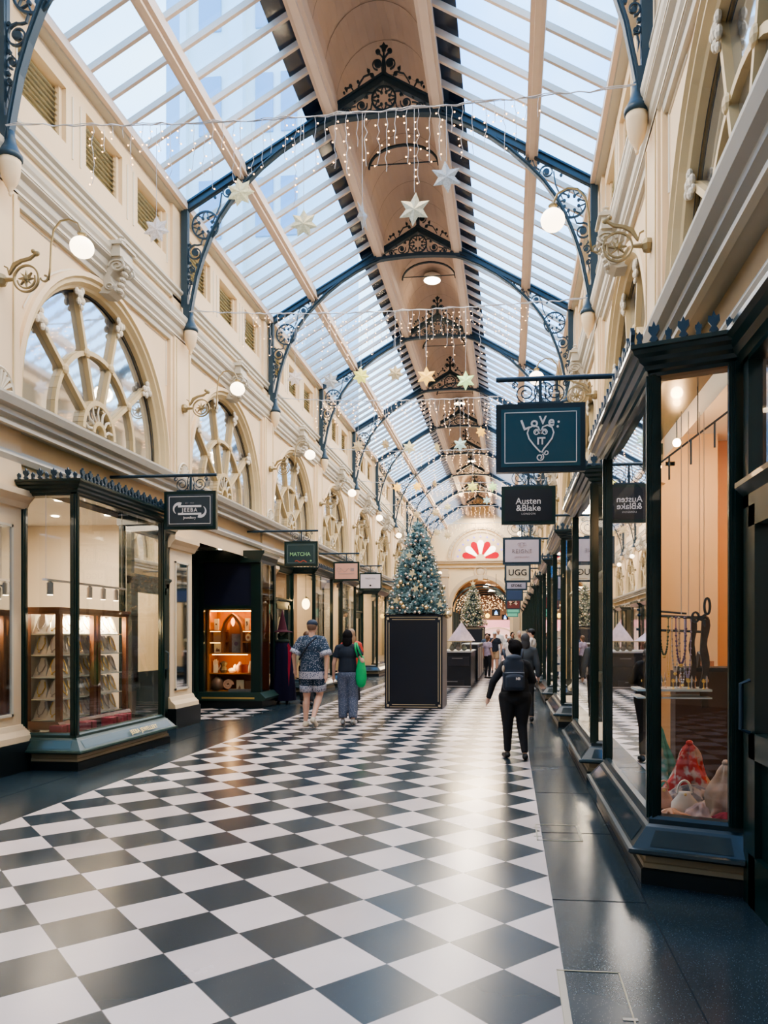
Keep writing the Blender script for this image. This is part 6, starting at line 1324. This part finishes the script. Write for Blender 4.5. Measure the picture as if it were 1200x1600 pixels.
# woman with backpack
bw, J, k = person('woman walking away in black jacket and leggings carrying a dark backpack', (.07, 9.42, 0), .10, 1.49, dict(kneeL=(-.11, .03, .50), ankL=(-.11, .06, .085), toeL=(-.15, .22, .03), kneeR=(.10, .02, .50), ankR=(.13, -.12, .085), toeR=(.16, .03, .035), hipL=(-.115, 0, .90), hipR=(.115, 0, .90), elL=(-.33, -.05, 1.15), wrL=(-.40, -.02, .90), elR=(.27, .02, 1.16), wrR=(.20, .20, 1.12), shL=(-.16, -.01, 1.39), shR=(.16, -.01, 1.39)), fat=1.15, top=BLK, sleeve='long', bottom=BLK, leg='long', shoe=BLKS, hair=HAIRB, hairstyle='puffy', skin=SKIN2, vox=.011, topm='jacket', hem=.84, bwide=1.18, hips=1.22)
bp = thing('backpack', 'dark navy backpack with a small white emblem on the back of the woman', 'backpack', (.05, 9.215, .88), .10)
b = MB(); b.box((-.125, -.05, .0), (.125, .09, .36)); b.box((-.10, -.04, .36), (.10, .08, .42)); b.ball((0, 0, .40), (.11, .06, .05), 12, 8); b.box((-.135, -.06, .03), (.135, .07, .22)); remesh(b, 'main_pouch', mat('navy nylon', (.022, .036, .060), .6, var=.2, scale=9), bp, .014, 8)
b = MB(); b.box((-.11, -.13, .03), (.11, -.03, .18)); b.ball((0, -.08, .18), (.11, .05, .03), 12, 6); remesh(b, 'front_pocket', MATS['navy nylon'], bp, .012, 6)
MB().tube([(-.12, -.08, .22), (-.06, -.118, .225), (.06, -.118, .225), (.12, -.08, .22)], .005, 4).obj('zip', mat('grey zip', (.2, .22, .25), .4), bp)
for s in (-1, 1): MB().tube([(s*.10, .02, .40), (s*.12, .10, .50), (s*.12, .26, .44)], .018, 6).obj('strap', MATS['navy nylon'], bp, True)
text_obj('NB', .040, SW, bp, (.04, -.133, .15), ext=.004, bold=.002, name='emblem', rot=(pi/2, 0, 0), sx=1.0)
MB().ball((-.135, -.07, .27), (.018, .02, .045), 8, 6).obj('side_charm', mat('cream charm', (.6, .5, .4), .6), bp, True)
# other passers-by
def crowd(label, loc, rz, H, **kw): kw.setdefault('vox', .02); return person(label, loc, rz, H, **kw)
WALK = dict(kneeL=(-.10, .14, .52), ankL=(-.10, .12, .12), toeL=(-.11, .27, .06), kneeR=(.10, -.02, .50), ankR=(.10, -.18, .12), toeR=(.11, -.04, .04))
crowd('blonde woman in red top and long black skirt, half hidden behind the walking couple', (-3.30, 15.2, 0), .5, 1.70, top=mat('coral red', (.6, .07, .05), .7), bottom=BLK, leg='skirt', shoe=BLKS, hair=mat('ash blonde hair', (.36, .23, .14), .6), hairstyle='long', skin=SKIN2, vox=.015)
crowd('person in pale olive jacket and dark trousers, almost hidden behind the man', (-4.45, 15.9, 0), .3, 1.66, pose=WALK, top=mat('pale olive', (.50, .46, .30), .8), sleeve='long', bottom=BLK, shoe=BLKS, hair=mat('brown hair', (.12, .06, .03), .6), vox=.015)
crowd('man facing us in dark t-shirt and khaki shorts with hand at his mouth', (-.62, 31.0, 0), pi, 1.74, pose=dict(WALK, elR=(.26, .02, 1.15), wrR=(.10, .18, 1.38), elL=(-.27, 0, 1.15)), top=NAVY, bottom=mat('khaki', (.42, .28, .16), .8), leg='short', shoe=BLKS, hair=HAIRB, hat=mat('white cap', (.7, .68, .66), .7), skin=SKIN)
crowd('man in white t-shirt and black shorts reading his phone by the green shopfront', (.62, 21.2, 0), 1.25, 1.76, pose=dict(elL=(-.24, .03, 1.14), wrL=(-.12, .26, 1.24), elR=(.24, .03, 1.14), wrR=(.10, .26, 1.24)), top=mat('white tee', (.78, .76, .74), .8), bottom=BLK, leg='short', shoe=mat('white shoe', (.7, .68, .66), .6), hair=HAIRB, hat=mat('black cap', (.02, .025, .03), .7), skin=SKIN2, vox=.015)
ph = thing('mobile_phone', 'dark mobile phone held by the man in the white t-shirt', 'phone', (.62-.27, 21.31, 1.27)); MB().box((-.012, -.035, -.03), (.0, .035, .07)).obj('casing', DARK, ph); MB().box((.0, -.03, -.025), (.003, .03, .065)).obj('screen', mat('phone glow', (.5, .6, .8), .3, emis=(.6, .7, 1), es=.6), ph)
crowd('tall bald man in white shirt in the crowd behind the man in khaki shorts', (-.52, 34.0, 0), pi*.95, 1.92, pose=WALK, top=MATS['white tee'], sleeve='long', bottom=mat('pale grey trousers', (.5, .5, .52), .8), shoe=BLKS, skin=SKIN2)
crowd('person in navy top seen left of the man in khaki shorts', (-1.02, 33.0, 0), pi*1.1, 1.68, pose=WALK, top=mat('slate navy', (.05, .08, .13), .8), bottom=BLK, shoe=BLKS, hair=HAIRB, skin=SKIN)
crowd('person in pale grey top farther left in the far crowd', (-1.45, 40.0, 0), pi, 1.72, pose=WALK, top=mat('pale grey top', (.6, .58, .6), .8), bottom=mat('blue jeans', (.08, .12, .22), .8), shoe=BLKS, hair=HAIRB, skin=SKIN)
crowd('person in white sun hat and pale shirt near the green shopfronts', (-.02, 27.5, 0), pi*.9, 1.55, top=mat('pale blouse', (.66, .60, .58), .8), bottom=mat('dark denim', (.04, .06, .1), .8), shoe=BLKS, hair=HAIRB, hat=MATS['white cap'], skin=SKIN2)
crowd('person with dark hair and black top between the crowd and the postcard stand', (.12, 33.5, 0), pi*1.1, 1.74, pose=WALK, top=BLK, bottom=MATS['dark denim'], shoe=BLKS, hair=HAIRB, hairstyle='long', skin=SKIN)
crowd('grey-haired man in olive shirt and blue bag strap near the postcard stand', (.34, 26.0, 0), pi, 1.74, top=mat('olive shirt', (.30, .27, .18), .8), bottom=MATS['dark denim'], shoe=BLKS, hair=mat('grey hair', (.45, .38, .32), .7), skin=SKIN2)
crowd('person in grey hooded jacket just beyond the woman with the backpack', (.28, 13.4, 0), .1, 1.60, pose=WALK, top=mat('slate grey jacket', (.07, .085, .10), .8), sleeve='long', bottom=BLK, shoe=BLKS, hair=mat('dark grey hair', (.05, .05, .055), .7), hairstyle='long', skin=SKIN2, vox=.015)
crowd('shop assistant with brown hair in patterned top beside the kiosk shelves', (-.80, 27.2, 0), -.8, 1.58, top=mat('patterned lilac', (.35, .28, .36), .8, var=.7, scale=20), bottom=BLK, shoe=BLKS, hair=MATS['brown hair'], hairstyle='bun', skin=SKIN)
crowd('person in cream top on the near side of the second pedestal', (-1.12, 37.6, 0), pi, 1.70, pose=WALK, top=mat('cream top', (.7, .6, .5), .8), bottom=MATS['pale grey trousers'], shoe=BLKS, hair=HAIRB, skin=SKIN2)
for i, (x, y, c, cn) in enumerate([(-.75, 44, (.6, .15, .15), 'red'), (-.2, 46, (.7, .7, .72), 'white'), (-1.3, 48, (.1, .2, .3), 'dark blue'), (-2.0, 45, (.5, .42, .35), 'tan'), (.1, 42, (.08, .08, .1), 'black')]):
    crowd('tiny distant walker in a %s top near the far arch' % cn, (x, y, 0), pi*(i % 2), 1.62+.05*(i % 3), pose=WALK, top=mat('distant %s' % cn, c, .8), bottom=MATS['dark denim'], shoe=BLKS, hair=HAIRB, vox=.03)
# witch mannequin
k = thing('witch_mannequin', 'witch mannequin in dark purple cloak and burgundy pointed hat by the cream pillar', 'mannequin', (-5.20, 16.55, 0))
b = MB(); n = 28; vs = []; prof = [(.30, .08), (.29, .4), (.25, .8), (.23, 1.1), (.21, 1.3), (.15, 1.42), (.07, 1.5)]
for i, (rr, z) in enumerate(prof): vs += [(rr*(1+.08*math.sin(6*a+z*3)*(1-z/1.6))*math.cos(a), rr*.8*(1+.08*math.sin(6*a+1))*math.sin(a), z) for a in [2*pi*j/n for j in range(n)]]
b.add(vs, [(i*n+j, i*n+(j+1) % n, (i+1)*n+(j+1) % n, (i+1)*n+j) for i in range(len(prof)-1) for j in range(n)]); b.obj('cloak', mat('purple black cloak', (.010, .008, .028), .9, spec=.2), k, True)
b = MB(); vs = [(x, -.235*(1-z/3.2)-.02, z) for x, z in ((.06, .35), (.17, .35), (.20, .9), (.22, 1.25), (.14, 1.40), (.06, 1.2))]; b.add([(x+.03, y+.05, z) for x, y, z in vs], [(0, 1, 2, 3, 4, 5)]); b.obj('crimson_lining', mat('crimson satin', (.35, .015, .04), .5), k)
b = MB(); b.ball((0, .0, 1.60), (.085, .09, .115), 14, 10); b.ball((.0, -.10, 1.58), (.015, .03, .015)); b.obj('head', mat('mannequin green grey', (.22, .24, .17), .6), k, True)
b = MB(); b.ball((0, .02, 1.55), (.13, .11, .12), 10, 8); b.ball((.02, -.02, 1.44), (.16, .13, .06), 9, 6); b.obj('wig', mat('dark green wig', (.02, .04, .03), .9, var=.6, scale=30), k, True)
b = MB(); b.lathe([(.23, -.02), (.22, .0), (.12, .02), (.105, .06), (.075, .2), (.04, .36), (.005, .5)], (0, 0, 1.66), 20); b.obj('pointed_hat', mat('burgundy felt', (.075, .012, .022), .9), k, True)
b = MB(); b.tube([(-.08, 0, .12), (-.09, 0, .02), (-.10, -.12, .02)], [.035, .035, .025], 8); b.tube([(.10, 0, .12), (.11, 0, .02), (.14, -.12, .02)], [.035, .035, .025], 8); b.obj('boots', BLKS, k, True)
